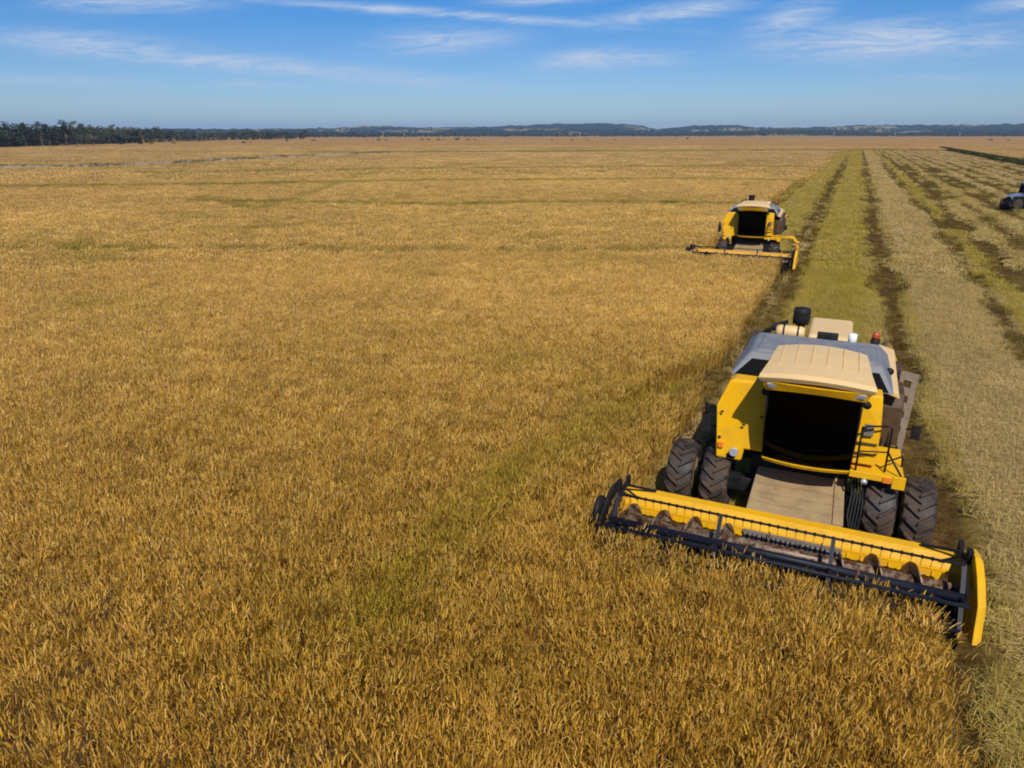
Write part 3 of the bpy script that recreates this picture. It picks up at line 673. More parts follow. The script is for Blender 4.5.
def place(plist, px, dist, s):
    p = random.choice(plist)
    if all(q.name in used for q in plist): o = copy_tree(p)
    else:
        o = next(q for q in plist if q.name not in used); used.add(o.name)
    s *= .88 if plist is protos else 1
    x, y = world_at(px, dist); o.location = (x, y, 0); o.rotation_euler.z = rnd(0, 6.28); o.scale = (s, s, s * rnd(.92, 1.08))
for px, d, s in ((7, 520, .93), (24, 525, .93), (40, 520, .98), (48, 535, .94), (65, 520, 1.08), (75, 530, 1.06), (81, 545, .92), (91, 560, .88), (114, 640, .98), (125, 640, .94)): place(protos, px, d, s)
px = -60.0
while px < 132:
    d = 505 + max(0, px) * 1.15 + rnd(0, 45); place(broad, px, d, rnd(.9, 1.25)); px += rnd(1.4, 3.2)
while px < 305:
    d = 640 + (px - 130) * 2.6 + rnd(0, 60); place(broad, px, d, rnd(.85, 1.2)); px += rnd(2.6, 5.2)
for px, d, s in ((118, 600, 1.0), (139, 610, 1.0), (150, 612, .7), (172, 640, .9), (242, 640, .9), (250, 645, .6), (287, 800, 1.0), (313, 800, 1.2), (331, 830, .6), (366, 860, .7), (378, 860, 1.1), (386, 870, .9), (422, 900, 1.1), (428, 900, 1.1), (438, 890, 1.2), (443, 905, .8), (457, 900, 1.3), (468, 900, 1.2), (475, 905, .8), (552, 830, .8), (573, 820, .9), (588, 840, .7), (615, 880, .9), (676, 1050, .9), (688, 1100, 1.0), (992, 1000, 1.1), (1010, 1000, .9)): place(bushp, px, d, s)
# the far wood reads as one mass: crowns side by side in one dark belt
vs, fs, ti = [], [], []
px = 150.0
while px < 1120:
    for rep in range(2):
        d = np.interp(px, [150, 300, 420, 700, 1024, 1120], [1100, 1350, 1650, 1950, 2050, 2050]) + rnd(0, 160)
        tall = np.interp(px, [150, 300, 420, 640, 655, 700, 755, 775, 850, 870, 1024, 1120], [11, 11, 10, 9, 9, 10, 20, 22, 16, 13, 13, 13]) * rnd(.7, 1.15)
        x, y = world_at(px + rnd(-1, 1), d)
        lob = [((x + rnd(-4, 4), y + rnd(-4, 4), tall * rnd(.3, .75)), tall * rnd(.24, .36), .8) for k in range(4)]
        leaf_cloud(vs, fs, ti, lob, 34, 1.5)
    px += rnd(1.1, 2.2)
me = cloud_mesh('distant_wood', vs, fs, ti, M['wood']); o = bpy.data.objects.new('distant_wood', me); COL.objects.link(o); tag(o, kind='stuff')
vs, fs, ti = [], [], []
for c_ in range(150):
    px = rnd(280, 1100); d = rnd(3500, 4150) if random.random() < .6 else rnd(2700, 2980); base_h = (np.interp(px, [280, 372, 480, 600, 655, 740, 815, 1100], [4, 6.5, 6, 8, 5, 7, 6, 7]) if d > 3400 else 3.0) * .8
    for q_ in range(random.randint(1, 9)):
        x, y = world_at(px + rnd(-9, 9), d + rnd(-60, 60)); hgt = rnd(7, 15); zb = H + base_h / 754 * d - 10
        leaf_cloud(vs, fs, ti, [((x + rnd(-5, 5), y, zb + hgt * .5), hgt * .6, .8) for k in range(2)], 16, 4.0)
o = bpy.data.objects.new('hillside_wood', cloud_mesh('hillside_wood', vs, fs, ti, M['wood'])); COL.objects.link(o); tag(o, kind='stuff')
# power poles in front of the wood
M['pole'] = paint('pale_concrete', (.5, .48, .45), .9, .2)
pole = empty('utility_pole'); tag(pole, 'thin pale utility pole standing before the distant wood', 'pole', 'utility poles along the distant wood')
MB().tube([(0, 0, -.3), (0, 0, 9.5)], [.22, .14], 8).build('mast', M['pole'], pole); MB().beam((-1.1, 0, 9.0), (1.1, 0, 9.0), .14, .14).build('crossarm', M['pole'], pole)
for i, px in enumerate((383, 404, 570, 580, 776, 834, 895, 960)):
    o = pole if i == 0 else copy_tree(pole); x, y = world_at(px, 1150 + 20 * (i % 3)); o.location = (x, y, 0); o.rotation_euler.z = YAW

# ------------------------------------------------------------------ combine harvester
O = (-0.2, 15.6, 0.0)        # machine origin: on the ground under the front axle, seen in field coordinates
mb = lambda: MB(O)
def tyre_mb(cx, cy, Rr, w, lugs, aspect=.62):
    t = mb(); hw = w / 2; ri = Rr * aspect
    t.lathe([(-hw * .72, ri), (-hw * .95, ri + (Rr - ri) * .35), (-hw, Rr - .10), (-hw * .9, Rr - .03), (-hw * .5, Rr), (0, Rr + .008), (hw * .5, Rr), (hw * .9, Rr - .03), (hw, Rr - .10), (hw * .95, ri + (Rr - ri) * .35), (hw * .72, ri), (-hw * .72, ri)], (cx, cy, Rr), 'x', 48)
    for k in range(lugs):
        for sg in (-1, 1):
            a0 = 2 * PI * (k + (.5 if sg > 0 else 0)) / lugs; rings = []
            for i in range(5):
                s = i / 4; ox = sg * hw * (-.06 + 1.04 * s); ang = a0 + .34 * s ** 1.1
                rb = Rr - .02 - (.07 * max(0, (s - .75) / .25)); rt = Rr + .075 - (.10 * max(0, (s - .8) / .2)); dw = .046 + .016 * s
                P = lambda r, a: (cx + ox, cy + r * math.sin(a), Rr + r * math.cos(a))
                rings.append([P(rb, ang - dw * 1.2), P(rb, ang + dw * 1.2), P(rt, ang + dw * .75), P(rt, ang - dw * .75)])
            t.loft(rings)
    return t
def wheel(parent, cx, cy, Rr, w, lugs=17):
    g = mb(); hw = w / 2; ri = Rr * .62
    g.lathe([(-hw * .74, ri + .01), (-hw * .70, ri - .03), (-hw * .4, ri - .06), (-hw * .25, ri * .35), (-hw * .2, .06), (hw * .2, .06), (hw * .25, ri * .35), (hw * .4, ri - .06), (hw * .70, ri - .03), (hw * .74, ri + .01)], (cx, cy, Rr), 'x', 28)
    for k in range(8):
        a = 2 * PI * k / 8; y, z = cy + .14 * math.cos(a), Rr + .14 * math.sin(a); g.tube([(cx - hw * .3, y, z), (cx + hw * .3, y, z)], .018, 6)
    rim = g.build('wheel', M['rim'], parent)
    tyre_mb(cx, cy, Rr, w, lugs).build('tyre', M['rubber'], rim, bevel=.008)
    return rim

def make_combine():
    mb = lambda: MB(O)
    root = empty('combine_harvester', O)
    # --- hull: threshing body, seen from the front above the axle
    b = mb()
    b.prism([(14.98, 1.62), (14.98, 2.7), (15.1, 3.05), (18.6, 3.05), (20.4, 2.75), (21.3, 2.2), (21.5, 1.35), (20.8, 1.1), (19.4, 1.25), (17.0, .95), (15.8, .95)], 'x', -1.42, 1.12)
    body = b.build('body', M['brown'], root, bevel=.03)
    # side shields, wider than the hull; dirty, with their shade put into the brown
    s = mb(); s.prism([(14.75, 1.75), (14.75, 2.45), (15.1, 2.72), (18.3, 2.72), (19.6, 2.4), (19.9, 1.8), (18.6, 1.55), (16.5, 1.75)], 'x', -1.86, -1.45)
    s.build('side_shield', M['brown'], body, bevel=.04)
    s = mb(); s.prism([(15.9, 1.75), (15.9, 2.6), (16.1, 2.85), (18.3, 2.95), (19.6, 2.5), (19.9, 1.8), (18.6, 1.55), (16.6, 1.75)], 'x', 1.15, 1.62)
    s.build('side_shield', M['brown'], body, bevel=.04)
    s = mb(); s.hexa([(1.12, 15.7, 2.98), (1.5, 15.7, 2.86), (1.5, 18.6, 2.98), (1.12, 18.6, 3.08), (1.10, 15.7, 3.10), (1.46, 15.7, 2.99), (1.46, 18.6, 3.13), (1.10, 18.6, 3.24)])
    s.build('shoulder_panel', M['cream'], body, bevel=.02)
    # --- left-of-cab front panel (machine's right)
    p = mb()
    prof = [(-1.86, 1.42), (-1.95, 2.58), (-1.76, 3.10), (-1.66, 3.16), (-.90, 3.16), (-.90, 1.70), (-1.30, 1.70), (-1.34, 1.42)]
    p.loft([[(x, 14.52 + max(0, (z - 2.5)) * .30, z) for x, z in prof], [(x, 14.72 + max(0, (z - 2.0)) * .4, z - .02) for x, z in prof]])
    fp = p.build('front_panel', M['yellow'], root, bevel=.035)
    h = mb(); h.lathe([(-.10, .085), (-.02, .09), (0, .07), (.01, .0)][::-1], (-1.49, 14.49, 1.64), 'y', 20); h.build('headlight', M['lamp'], fp)
    h = mb()
    for x_, z_ in ((-1.36, 2.25), (-1.82, 2.48), (-1.02, 2.48), (-1.82, 1.9)): h.box(x_ - .03, x_ + .03, 14.50, 14.525, z_ - .02, z_ + .02)
    h.build('panel_latch', M['black'], fp, bevel=.005)
    h = mb(); h.box(-1.64, -1.47, 14.495, 14.56, 1.45, 1.55); h.build('lamp_recess', M['dark'], fp, bevel=.01)
    h = mb(); h.box(-1.84, -1.73, 14.48, 14.56, 1.66, 1.79); h.build('indicator', M['amber'], fp, bevel=.015)
    # --- right-of-cab front panel above the platform
    p = mb(); prof = [(.72, 1.80), (.72, 3.20), (1.12, 3.20), (1.18, 2.55), (1.18, 1.80)]
    p.loft([[(x, 14.52 + max(0, (z - 2.5)) * .25, z) for x, z in prof], [(x, 15.2, z - .01) for x, z in prof]])
    rp = p.build('front_panel', M['yellow'], root, bevel=.03)
    h = mb(); h.box(.88, 1.05, 14.495, 14.54, 2.42, 2.66); h.build('vent', M['slat'], rp, bevel=.008)
    h = mb(); h.box(.78, 1.15, 14.505, 14.54, 2.24, 2.27); h.box(.78, 1.15, 14.50, 14.54, 2.02, 2.05); h.build('panel_seam', M['brown'], rp)
    # --- cab
    CO = (O[0], O[1] + .17, O[2] - .10); mb = lambda: MB(CO)     # the cab sits a little higher and further out
    xc, hw = -.09, .80
    def arc(y0, z, k=1.0, w=hw, bulge=.10, n=9): return [(xc - w * k + 2 * w * k * i / (n - 1), y0 - bulge * (1 - (2 * i / (n - 1) - 1) ** 2), z) for i in range(n)]
    c = mb(); ring = lambda z, y0, k, off: arc(y0 + off, z, k) + [(xc + hw * k, 15.12, z), (xc - hw * k, 15.12, z)]
    ring = lambda z, y0, k, off: arc(y0 + off, z, k, bulge=.15) + [(xc + hw * k, 15.12, z), (xc - hw * k, 15.12, z)]
    c.loft([ring(1.585, 14.36, 1.0, 0), ring(1.672, 14.31, 1.03, 0)])
    cab = c.build('cab', M['yellow'], root, bevel=.015)
    g = mb(); g.loft([arc(14.34, 1.672, bulge=.13), arc(14.22, 2.0, 1.01, bulge=.14), arc(14.14, 2.4, 1.02, bulge=.14), arc(14.08, 2.85, 1.03, bulge=.13), arc(14.04, 3.34, 1.03)], closed=False, smooth=True)
    g.build('windshield', M['glass'], cab, solid=.008)
    for sg in (-1, 1):
        g = mb(); x0 = xc + sg * hw
        g.add([(x0, 14.38, 1.70), (x0, 15.08, 1.70), (x0 + sg * .024, 15.08, 3.3), (x0 + sg * .024, 14.07, 3.3)], [(0, 1, 2, 3)]); g.build('side_window', M['glass'], cab, solid=.008)
        g = mb(); g.tube([(x0, 14.37, 1.68), (x0 + sg * .016, 14.21, 2.2), (x0 + sg * .024, 14.11, 2.75), (x0 + sg * .024, 14.05, 3.36)], .028, 8); g.build('pillar', M['black'], cab)
    g = mb(); g.box(xc - hw, xc + hw, 15.08, 15.2, 1.7, 3.4); g.build('rear_wall', M['dark'], cab)
    g = mb(); g.loft([arc(14.375, 1.692, .985) + [(xc + hw * .985, 15.08, 1.692), (xc - hw * .985, 15.08, 1.692)], arc(14.375, 1.71, .985) + [(xc + hw * .985, 15.08, 1.71), (xc - hw * .985, 15.08, 1.71)]]); g.build('cab_floor', M['dark'], cab)
    g = mb(); g.box(xc - .24, xc + .24, 14.55, 15.0, 1.95, 2.18); g.box(xc - .22, xc + .22, 14.92, 15.04, 2.18, 2.85); g.box(xc - .15, xc + .15, 14.6, 14.95, 1.74, 1.95); g.build('driver_seat', M['black'], cab, bevel=.04)
    g = mb(); g.tube([(xc, 14.48, 1.71), (xc, 14.42, 2.38)], .04, 8); g.tube([(xc + .19 * math.cos(a), 14.42 - .13 * math.sin(a) , 2.40 + .10 * math.sin(a)) for a in np.linspace(0, 2 * PI, 21)], .016, 6, False); g.tube([(xc - .18, 14.42, 2.4), (xc + .18, 14.42, 2.4)], .014, 6); g.build('steering_wheel', M['black'], cab)
    # roof: cream cap, yellow visor band with two lamp clusters
    r = mb(); n = 11
    def rr(y, z, w, bl, crown=.10): return [(xc + w * (2 * i / (n - 1) - 1), y - bl * (1 - (2 * i / (n - 1) - 1) ** 2), z + crown * (1 - (2 * i / (n - 1) - 1) ** 2)) for i in range(n)]
    secs = [(13.74, 3.50, 1.00, .12), (13.72, 3.54, 1.02, .12), (13.80, 3.60, 1.0, .10), (14.3, 3.66, .93, 0), (15.0, 3.70, .88, 0), (15.55, 3.70, .85, 0), (15.68, 3.64, .84, 0)]
    top = [rr(*q) for q in secs]; bot = [[(x, y, z - (.05 if q[0] < 14 else .16)) for x, y, z in rr(q[0] + .03, min(q[1], 3.56), q[2] - .03, q[3])] for q in secs]
    r.loft([a_ + b_[::-1] for a_, b_ in zip(top, bot)], smooth=False)
    roof = r.build('cab_roof', M['cream'], cab, bevel=.035)
    q = mb()
    for i in (-2, -1, 0, 1, 2, 3):   # pressed ribs
        x = xc + (i - .5) * .28; q.loft([[(x - .012, y, z + .0), (x + .012, y, z + .0), (x + .012, y, z + .016 + .10 * (1 - ((x - xc) / .9) ** 2)), (x - .012, y, z + .016 + .10 * (1 - ((x - xc) / .9) ** 2))] for y, z in ((13.95, 3.60 + .0), (14.3, 3.66), (15.0, 3.70), (15.5, 3.70))])
    q.build('roof_rib', M['cream'], cab)
    v = mb(); a_ = arc(13.77, 3.485, 1.20, bulge=.12); b_ = arc(13.86, 3.265, 1.10, bulge=.11); cc = arc(14.12, 3.28, 1.04, bulge=.08); dd = arc(14.12, 3.50, 1.12, bulge=.1)
    b_ = [(x, y, z + .06 * math.cos((i / 8 - .5) * PI)) for i, (x, y, z) in enumerate(b_)]
    v.loft([[a_[i], b_[i], cc[i], dd[i]] for i in range(9)])
    vis = v.build('visor', M['yellow'], cab, bevel=.012)
    for sg in (-1, 1):
        w = mb(); x = xc + sg * .70; w.hexa([(x - .15, 13.79, 3.33), (x + .15, 13.79, 3.33), (x + .15, 13.98, 3.33), (x - .15, 13.98, 3.33), (x - .17, 13.735, 3.45), (x + .17, 13.735, 3.45), (x + .17, 13.95, 3.46), (x - .17, 13.95, 3.46)]); w.build('work_light', M['lamp'], cab, bevel=.03)
    for x in (-.98, .83):
        w = mb(); w.lathe([(0, .0), (.005, .075), (.10, .06), (.12, .0)], (x, 14.15, 3.12), 'y', 14); w.tube([(x, 14.25, 3.12), (x * .9, 14.35, 3.3)], .015, 6); w.build('side_lamp', M['black'], cab)
    mb = lambda: MB(O)
    # --- grain tank extension: grey frustum with dark front screens
    t = mb()
    bt = [(-1.86, 15.3, 3.06), (1.36, 15.3, 3.06), (1.36, 18.3, 3.06), (-1.86, 18.3, 3.06)]; tp = [(-1.52, 15.75, 3.50), (1.07, 15.75, 3.50), (1.07, 17.5, 3.50), (-1.52, 17.5, 3.50)]
    t.hexa(bt + tp); tank = t.build('grain_tank', M['grey'], root, bevel=.05)
    lid = mb(); lid.hexa([(-1.42, 15.85, 3.49), (.97, 15.85, 3.49), (.97, 17.42, 3.49), (-1.42, 17.42, 3.49), (-1.36, 15.95, 3.53), (.91, 15.95, 3.53), (.91, 17.34, 3.53), (-1.36, 17.34, 3.53)]); lid.build('tank_lid', M['grey'], tank, bevel=.03)
    def onfront(u, w, off):   # point on the sloped front face
        z = 3.06 + .44 * w; y = 15.3 + .45 * w; xl = -1.86 + .34 * w; xr = 1.36 - .29 * w
        return (xl + (xr - xl) * u, y - off, z + off * .9)
    sc = mb()
    for u0, u1 in ((.03, .26), (.76, .97)):
        sc.hexa([onfront(u0, .06, 0), onfront(u1, .06, 0), onfront(u1 - .01, .72, 0), onfront(u0 + .03, .72, 0), onfront(u0, .06, .012), onfront(u1, .06, .012), onfront(u1 - .01, .72, .012), onfront(u0 + .03, .72, .012)])
    sc.build('tank_screen', M['dark'], tank)
    # --- engine deck behind the tank
    e = mb(); e.hexa([(-.50, 17.9, 3.06), (.55, 17.9, 3.06), (.55, 20.0, 2.9), (-.50, 20.0, 2.9), (-.46, 17.95, 3.46), (.51, 17.95, 3.46), (.51, 19.6, 3.52), (-.46, 19.6, 3.52)])
    e.build('engine_hood', M['cream'], root, bevel=.07)
    e = mb(); e.lathe([(-1.18, .0), (-1.17, .13), (-1.10, .155), (-.62, .155), (-.54, .13), (-.53, .0)], (0, 17.75, 3.52), 'x', 20); ac = e.build('air_cleaner', M['cream'], root)
    e = mb()
    for x in (-1.0, -.68): e.lathe([(x - .02, .163), (x + .02, .163)], (0, 17.75, 3.52), 'x', 20)
    e.build('clamp_band', M['black'], ac)
    e = mb(); e.lathe([(3.35, .10), (3.66, .10), (3.68, .185), (3.86, .2), (3.90, .18), (3.94, .2), (4.05, .185), (4.07, .0)], (-.66, 18.05, 0), 'z', 24); e.build('precleaner', M['black'], root)
    e = mb(); e.box(-.25, .20, 17.45, 17.62, 3.46, 3.64); e.build('tank_sensor_box', M['black'], root, bevel=.02)
    e = mb(); e.lathe([(3.42, .09), (3.66, .095), (3.68, .07), (3.685, .0)], (.50, 17.55, 0), 'z', 18); e.build('canister', M['white'], root)
    e = mb(); e.tube([(.98, 17.75, 3.2), (.98, 17.75, 3.54)], .03, 8); e.lathe([(3.36, .09), (3.55, .10), (3.57, .0)], (.98, 17.75, 0), 'z', 16); bs = e.build('beacon_stem', M['black'], root)
    e = mb(); e.lathe([(3.55, .08), (3.66, .08), (3.72, .05), (3.73, .0)], (.98, 17.75, 0), 'z', 18); e.build('beacon', M['red'], bs)
    e = mb(); e.lathe([(0, .0), (.005, .085), (.1, .06), (.11, 0)], (1.28, 16.4, 3.22), 'y', 14); e.tube([(1.28, 16.5, 3.2), (1.25, 16.6, 3.05)], .018, 6); e.build('tank_lamp', M['black'], root)
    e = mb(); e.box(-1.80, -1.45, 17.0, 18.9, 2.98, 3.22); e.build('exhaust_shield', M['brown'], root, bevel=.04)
    e = mb(); e.tube([(-1.5, 17.7, 3.3), (-1.2, 17.75, 3.66), (-.95, 17.9, 3.72)], .05, 8); e.tube([(-1.62, 17.9, 3.2), (-1.4, 17.9, 3.5), (-1.1, 17.95, 3.5)], .03, 8); e.build('intake_hose', M['black'], root)
    # unloading tube folded back along the machine's left side
    e = mb(); e.tube([(1.42, 18.1, 2.5), (1.50, 18.5, 2.62), (1.50, 21.8, 2.35)], [.17, .17, .16], 14); e.build('unloading_tube', M['yellow'], root)
    # --- platform, rail, ladder
    p = mb(); p.box(.76, 1.70, 14.32, 15.85, 1.66, 1.72); p.box(.74, 1.72, 14.29, 14.33, 1.60, 1.74); p.box(1.5, 1.73, 14.27, 14.33, 1.50, 1.76); plat = p.build('platform', M['yellow'], root, bevel=.012)
    p = mb(); p.lathe([(0, .0), (.01, .06), (.08, .05), (.09, .0)], (1.02, 14.22, 1.56), 'y', 12); p.build('step_light', M['lamp'], plat)
    p = mb(); p.box(1.34, 1.48, 14.265, 14.29, 1.60, 1.71); p.build('side_reflector', M['amber'], plat)
    p = mb()
    p.tube([(.84, 14.34, 1.73), (.84, 14.34, 2.55), (.92, 14.36, 2.68), (1.25, 14.44, 2.70)], .02, 8); p.tube([(1.25, 14.44, 2.70), (1.36, 14.5, 2.66), (1.36, 14.5, 1.73)], .02, 8)
    p.tube([(.84, 14.34, 2.15), (1.36, 14.5, 2.15)], .016, 8); p.tube([(1.36, 14.5, 2.15), (1.66, 14.34, 1.73)], .02, 8); p.tube([(1.36, 14.5, 1.95), (1.66, 14.9, 1.95), (1.68, 14.9, 1.73)], .018, 8); p.tube([(.80, 14.32, 1.4), (.84, 14.34, 1.73)], .02, 8)
    p.build('railing', M['black'], plat)
    ld = mb(); a0 = Vector((1.42, 16.0, 1.50)); a1 = Vector((1.60, 17.05, 3.08)); wd = Vector((.30, .06, -.07)).normalized() * .27
    ld.beam(a0, a1, .06, .09, (1, 0, 0)); ld.beam(a0 + wd, a1 + wd, .09, .12, (1, 0, 0))
    for k in range(6):
        q = a0.lerp(a1, .05 + .9 * k / 5); ld.beam(q, q + wd, .05, .20, (a1 - a0).normalized())
    lad = ld.build('ladder', M['ladder'], root, bevel=.006)
    ld = mb(); ld.tube([a0 + Vector((0, -.15, 0)), a0 + Vector((.02, -.1, .5)), a0 + Vector((-.04, .2, 1.1)), a1 + Vector((-.1, -.1, .02))], .018, 8); ld.tube([a0 + Vector((-.1, -.2, -.1)), a0 + Vector((-.1, 0, .7))], .03, 8); ld.build('ladder_rail', M['black'], lad)
    # mirrors
    m_ = mb(); m_.tube([(-1.95, 14.95, 1.95), (-2.12, 14.8, 2.0), (-2.16, 14.75, 2.5)], .02, 6); m_.hexa([(-2.26, 14.74, 1.86), (-2.06, 14.70, 1.86), (-2.06, 14.76, 1.86), (-2.26, 14.80, 1.86), (-2.26, 14.74, 2.32), (-2.06, 14.70, 2.32), (-2.06, 14.76, 2.32), (-2.26, 14.80, 2.32)]); m_.tube([(-2.15, 14.75, 2.3), (-2.17, 14.7, 2.55)], .05, 8); m_.build('mirror', M['black'], root, bevel=.015)
    m_ = mb(); m_.tube([(1.72, 15.8, 2.2), (1.80, 15.6, 2.3), (1.88, 15.55, 2.35)], .018, 6); m_.hexa([(1.80, 15.54, 2.1), (1.96, 15.5, 2.1), (1.96, 15.56, 2.1), (1.80, 15.6, 2.1), (1.80, 15.54, 2.4), (1.96, 15.5, 2.4), (1.96, 15.56, 2.4), (1.80, 15.6, 2.4)]); m_.build('mirror', M['black'], root, bevel=.015)
    # --- running gear
    ax = mb(); ax.box(-2.3, 1.8, 14.78, 15.06, .60, .92); ax.box(-1.15, .75, 14.95, 15.5, .9, 1.45); ax.build('front_axle', M['black'], root, bevel=.02)
    for x in (-2.56, -1.82, 1.38, 2.06): wheel(root, x, 14.86, .72, .59)
    ax = mb(); ax.box(-1.3, .95, 19.7, 19.9, .5, .72); ax.build('rear_axle', M['black'], root, bevel=.02)
    for x in (-1.45, 1.05): wheel(root, x, 19.8, .58, .40, 18)
    # --- feeder house with hoses
    f = mb(); f.hexa([(-1.04, 13.48, .30), (.75, 13.48, .30), (.75, 14.9, .75), (-1.04, 14.9, .75), (-1.04, 13.48, .88), (.75, 13.48, .88), (.71, 14.9, 1.22), (-1.0, 14.9, 1.22)])
    feed = f.build('feeder_house', M['tan'], root, bevel=.02)
    f = mb(); f.hexa([(.56, 13.5, .884), (.75, 13.5, .884), (.71, 14.88, 1.217), (.53, 14.88, 1.217), (.56, 13.5, .925), (.752, 13.5, .925), (.712, 14.88, 1.255), (.53, 14.88, 1.255)])
    for k in range(3):
        y = 13.75 + k * .3; z = .88 + (y - 13.48) * .2394; f.beam((-.99, y, z + .008), (.53, y, z + .008), .03, .02)
    f.build('feeder_rib', M['tan'], feed, bevel=.006)
    f = mb()
    for k in range(5):
        x = .80 + k * .055; f.tube([(x, 14.6 + .05 * k, 1.45), (x + .05, 14.3, 1.25 - .05 * k), (x + .02, 14.05, .85 - .06 * k), (x + .1, 13.85, .62), (x + .25, 13.6, .6)], .022, 6)
    f.build('hydraulic_hose', M['black'], feed)
    # --- cutting header
    xl, xr = -3.50, 2.72
    hd = mb()
    front = [(13.10, 1.03), (12.92, 1.01), (12.76, .80), (12.74, .74), (12.70, .50), (12.54, .29), (12.30, .24), (11.95, .27), (11.84, .25)]
    backp = [(11.84, .22), (11.95, .22), (12.30, .19), (12.60, .22), (12.80, .30), (13.06, .45), (13.16, .97)]
    hd.prism(front + backp, 'x', xl, xr)
    header = hd.build('header', M['amber_yellow'], root, bevel=.012); header.location = (0, .30, -.10)
    k_ = mb()
    for i in range(26):
        x = xl + .2 + i * .232
        if -1.05 < x < .8: continue
        k_.hexa([(x - .012, 12.745, .735), (x + .012, 12.745, .735), (x + .012, 12.715, .735), (x - .012, 12.715, .735), (x - .012, 12.70, .54), (x + .012, 12.70, .54), (x + .012, 12.67, .54), (x - .012, 12.67, .54)])
    k_.box(xl + .05, xr - .05, 12.735, 12.76, .745, .765)
    k_.build('panel_crease', M['amber_yellow'], header)
    k_ = mb(); k_.box(xl + .01, xr - .01, 11.80, 12.42, .252, .292); k_.box(xl + .012, xr - .012, 12.42, 12.56, .28, .32); k_.build('shaded_floor_plate', M['black'], header)  # shade below the reel bars put into the plate's black
    k_ = mb(); k_.hexa([(-1.0, 12.68, .34), (.72, 12.68, .34), (.72, 12.75, .34), (-1.0, 12.75, .34), (-1.0, 12.70, .74), (.72, 12.70, .74), (.72, 12.76, .74), (-1.0, 12.76, .74)]); k_.build('feeder_opening', M['dark'], header)
    k_ = mb()
    for i in range(20):
        x = -.98 + i * .0875; k_.hexa([(x, 12.62, .58), (x + .06, 12.62, .58), (x + .06, 12.70, .58), (x, 12.70, .58), (x, 12.655, .74), (x + .06, 12.655, .74), (x + .06, 12.72, .74), (x, 12.72, .74)])
    k_.box(-1.0, .78, 12.66, 12.73, .735, .78); k_.build('conveyor_slat', M['slat'], header)
    au = mb(); ca = (0, 12.38, .64)
    au.lathe([(xl + .04, .0), (xl + .041, .115), (xr - .041, .115), (xr - .04, .0)], ca, 'x', 22)
    def flight(xa, xb, sign, ph):
        n = int(abs(xb - xa) / .62 * 22); prev = None; vs = []; fs = []
        for i in range(n + 1):
            a = sign * 2 * PI * i / 22 + ph; x = xa + (xb - xa) * i / n
            for rr_ in (.11, .33): vs.append((x, ca[1] + rr_ * math.cos(a), ca[2] + rr_ * math.sin(a)))
        th = .012; m0 = len(vs); vs = [(x - th, y, z) for x, y, z in vs] + [(x + th, y, z) for x, y, z in vs]
        for i in range(n):
            q = 2 * i; fs += [(q, q + 1, q + 3, q + 2), (m0 + q + 2, m0 + q + 3, m0 + q + 1, m0 + q), (q + 1, m0 + q + 1, m0 + q + 3, q + 3), (q + 2, m0 + q + 2, m0 + q, q)]
        au.add(vs, fs)
    flight(xl + .25, -.95, -1, 2.2); flight(xr - .25, .72, -1, .6)
    for i in range(14):
        a = i * 2.4; x = -.85 + i * .115; au.tube([(x, ca[1], ca[2]), (x, ca[1] + .33 * math.cos(a), ca[2] + .33 * math.sin(a))], .012, 6)
    au.build('auger', M['rust'], header)
    kn = mb(); kn.box(xl + .02, xr - .02, 11.78, 11.85, .215, .235)
    for i in range(79):
        x = xl + .06 + i * .0762; kn.add([(x - .022, 11.78, .22), (x + .022, 11.78, .22), (x, 11.66, .225), (x - .022, 11.78, .235), (x + .022, 11.78, .235), (x, 11.66, .23)], [(0, 1, 2), (3, 5, 4), (0, 2, 5, 3), (1, 4, 5, 2), (0, 3, 4, 1)])
    kn.build('cutter_bar', M['black'], header)
    # reel: central tube, four tine bars on spiders
    cy, cz, rr_ = 11.78, .88, .54; rl, rx = xl + .10, xr - .10
    re = mb(); re.tube([(rl, cy, cz), (rx, cy, cz)], .075, 14)
    ang = [R(50), R(162), R(232), R(318)]
    for a in ang:
        y, z = cy + rr_ * math.cos(a), cz + rr_ * math.sin(a); re.tube([(rl + .02, y, z), (rx - .02, y, z)], .034 if a > 2 else .024, 8)
    for x in (rl + .03, rl + 2.02, rl + 3.98, rx - .03):
        for a in ang: re.beam((x, cy, cz), (x, cy + rr_ * math.cos(a), cz + rr_ * math.sin(a)), .035, .07, (1, 0, 0))
    reel = re.build('reel', M['navy'], header)
    rest = mb()
    for k, a in enumerate(ang):
        y, z = cy + rr_ * math.cos(a), cz + rr_ * math.sin(a)
        for i in range(int((rx - rl) / .155)):
            ti = mb() if k == 0 else rest          # the bar in plain view has each tine as a piece of its own
            x = rl + .1 + i * .155; ti.beam((x, y, z), (x, y + .04, z - .19), .008, .008); ti.beam((x - .02, y, z), (x + .02, y, z), .05, .05)
            if k == 0: ti.build('reel_tine', M['black'], header)
    tag(rest.build('reel_tines', M['black'], header), kind='stuff')
    # ends: plates, lifting arms, outer shields
    for sg, x in ((-1, xl), (1, xr)):
        pl = mb(); pl.prism([(11.75, .20), (11.8, .42), (12.1, .85), (12.5, 1.08), (12.95, 1.10), (13.14, 1.02), (13.14, .30), (12.6, .18)], 'x', x + sg * .003, x + sg * .045); pl.build('end_plate', M['yellow' if sg > 0 else 'brown'], header, bevel=.008)  # left plate brown: the shading on its inner side is painted in
        out_ = [(11.28, .36), (11.36, .55), (11.50, .95), (11.95, 1.20), (12.42, 1.34), (12.86, 1.27), (12.98, 1.0), (12.92, .5), (12.4, .24), (11.6, .22)]
        cen = (12.2, .8); sh = mb(); rings = [[(x + sg * .047, *q) for q in out_]]
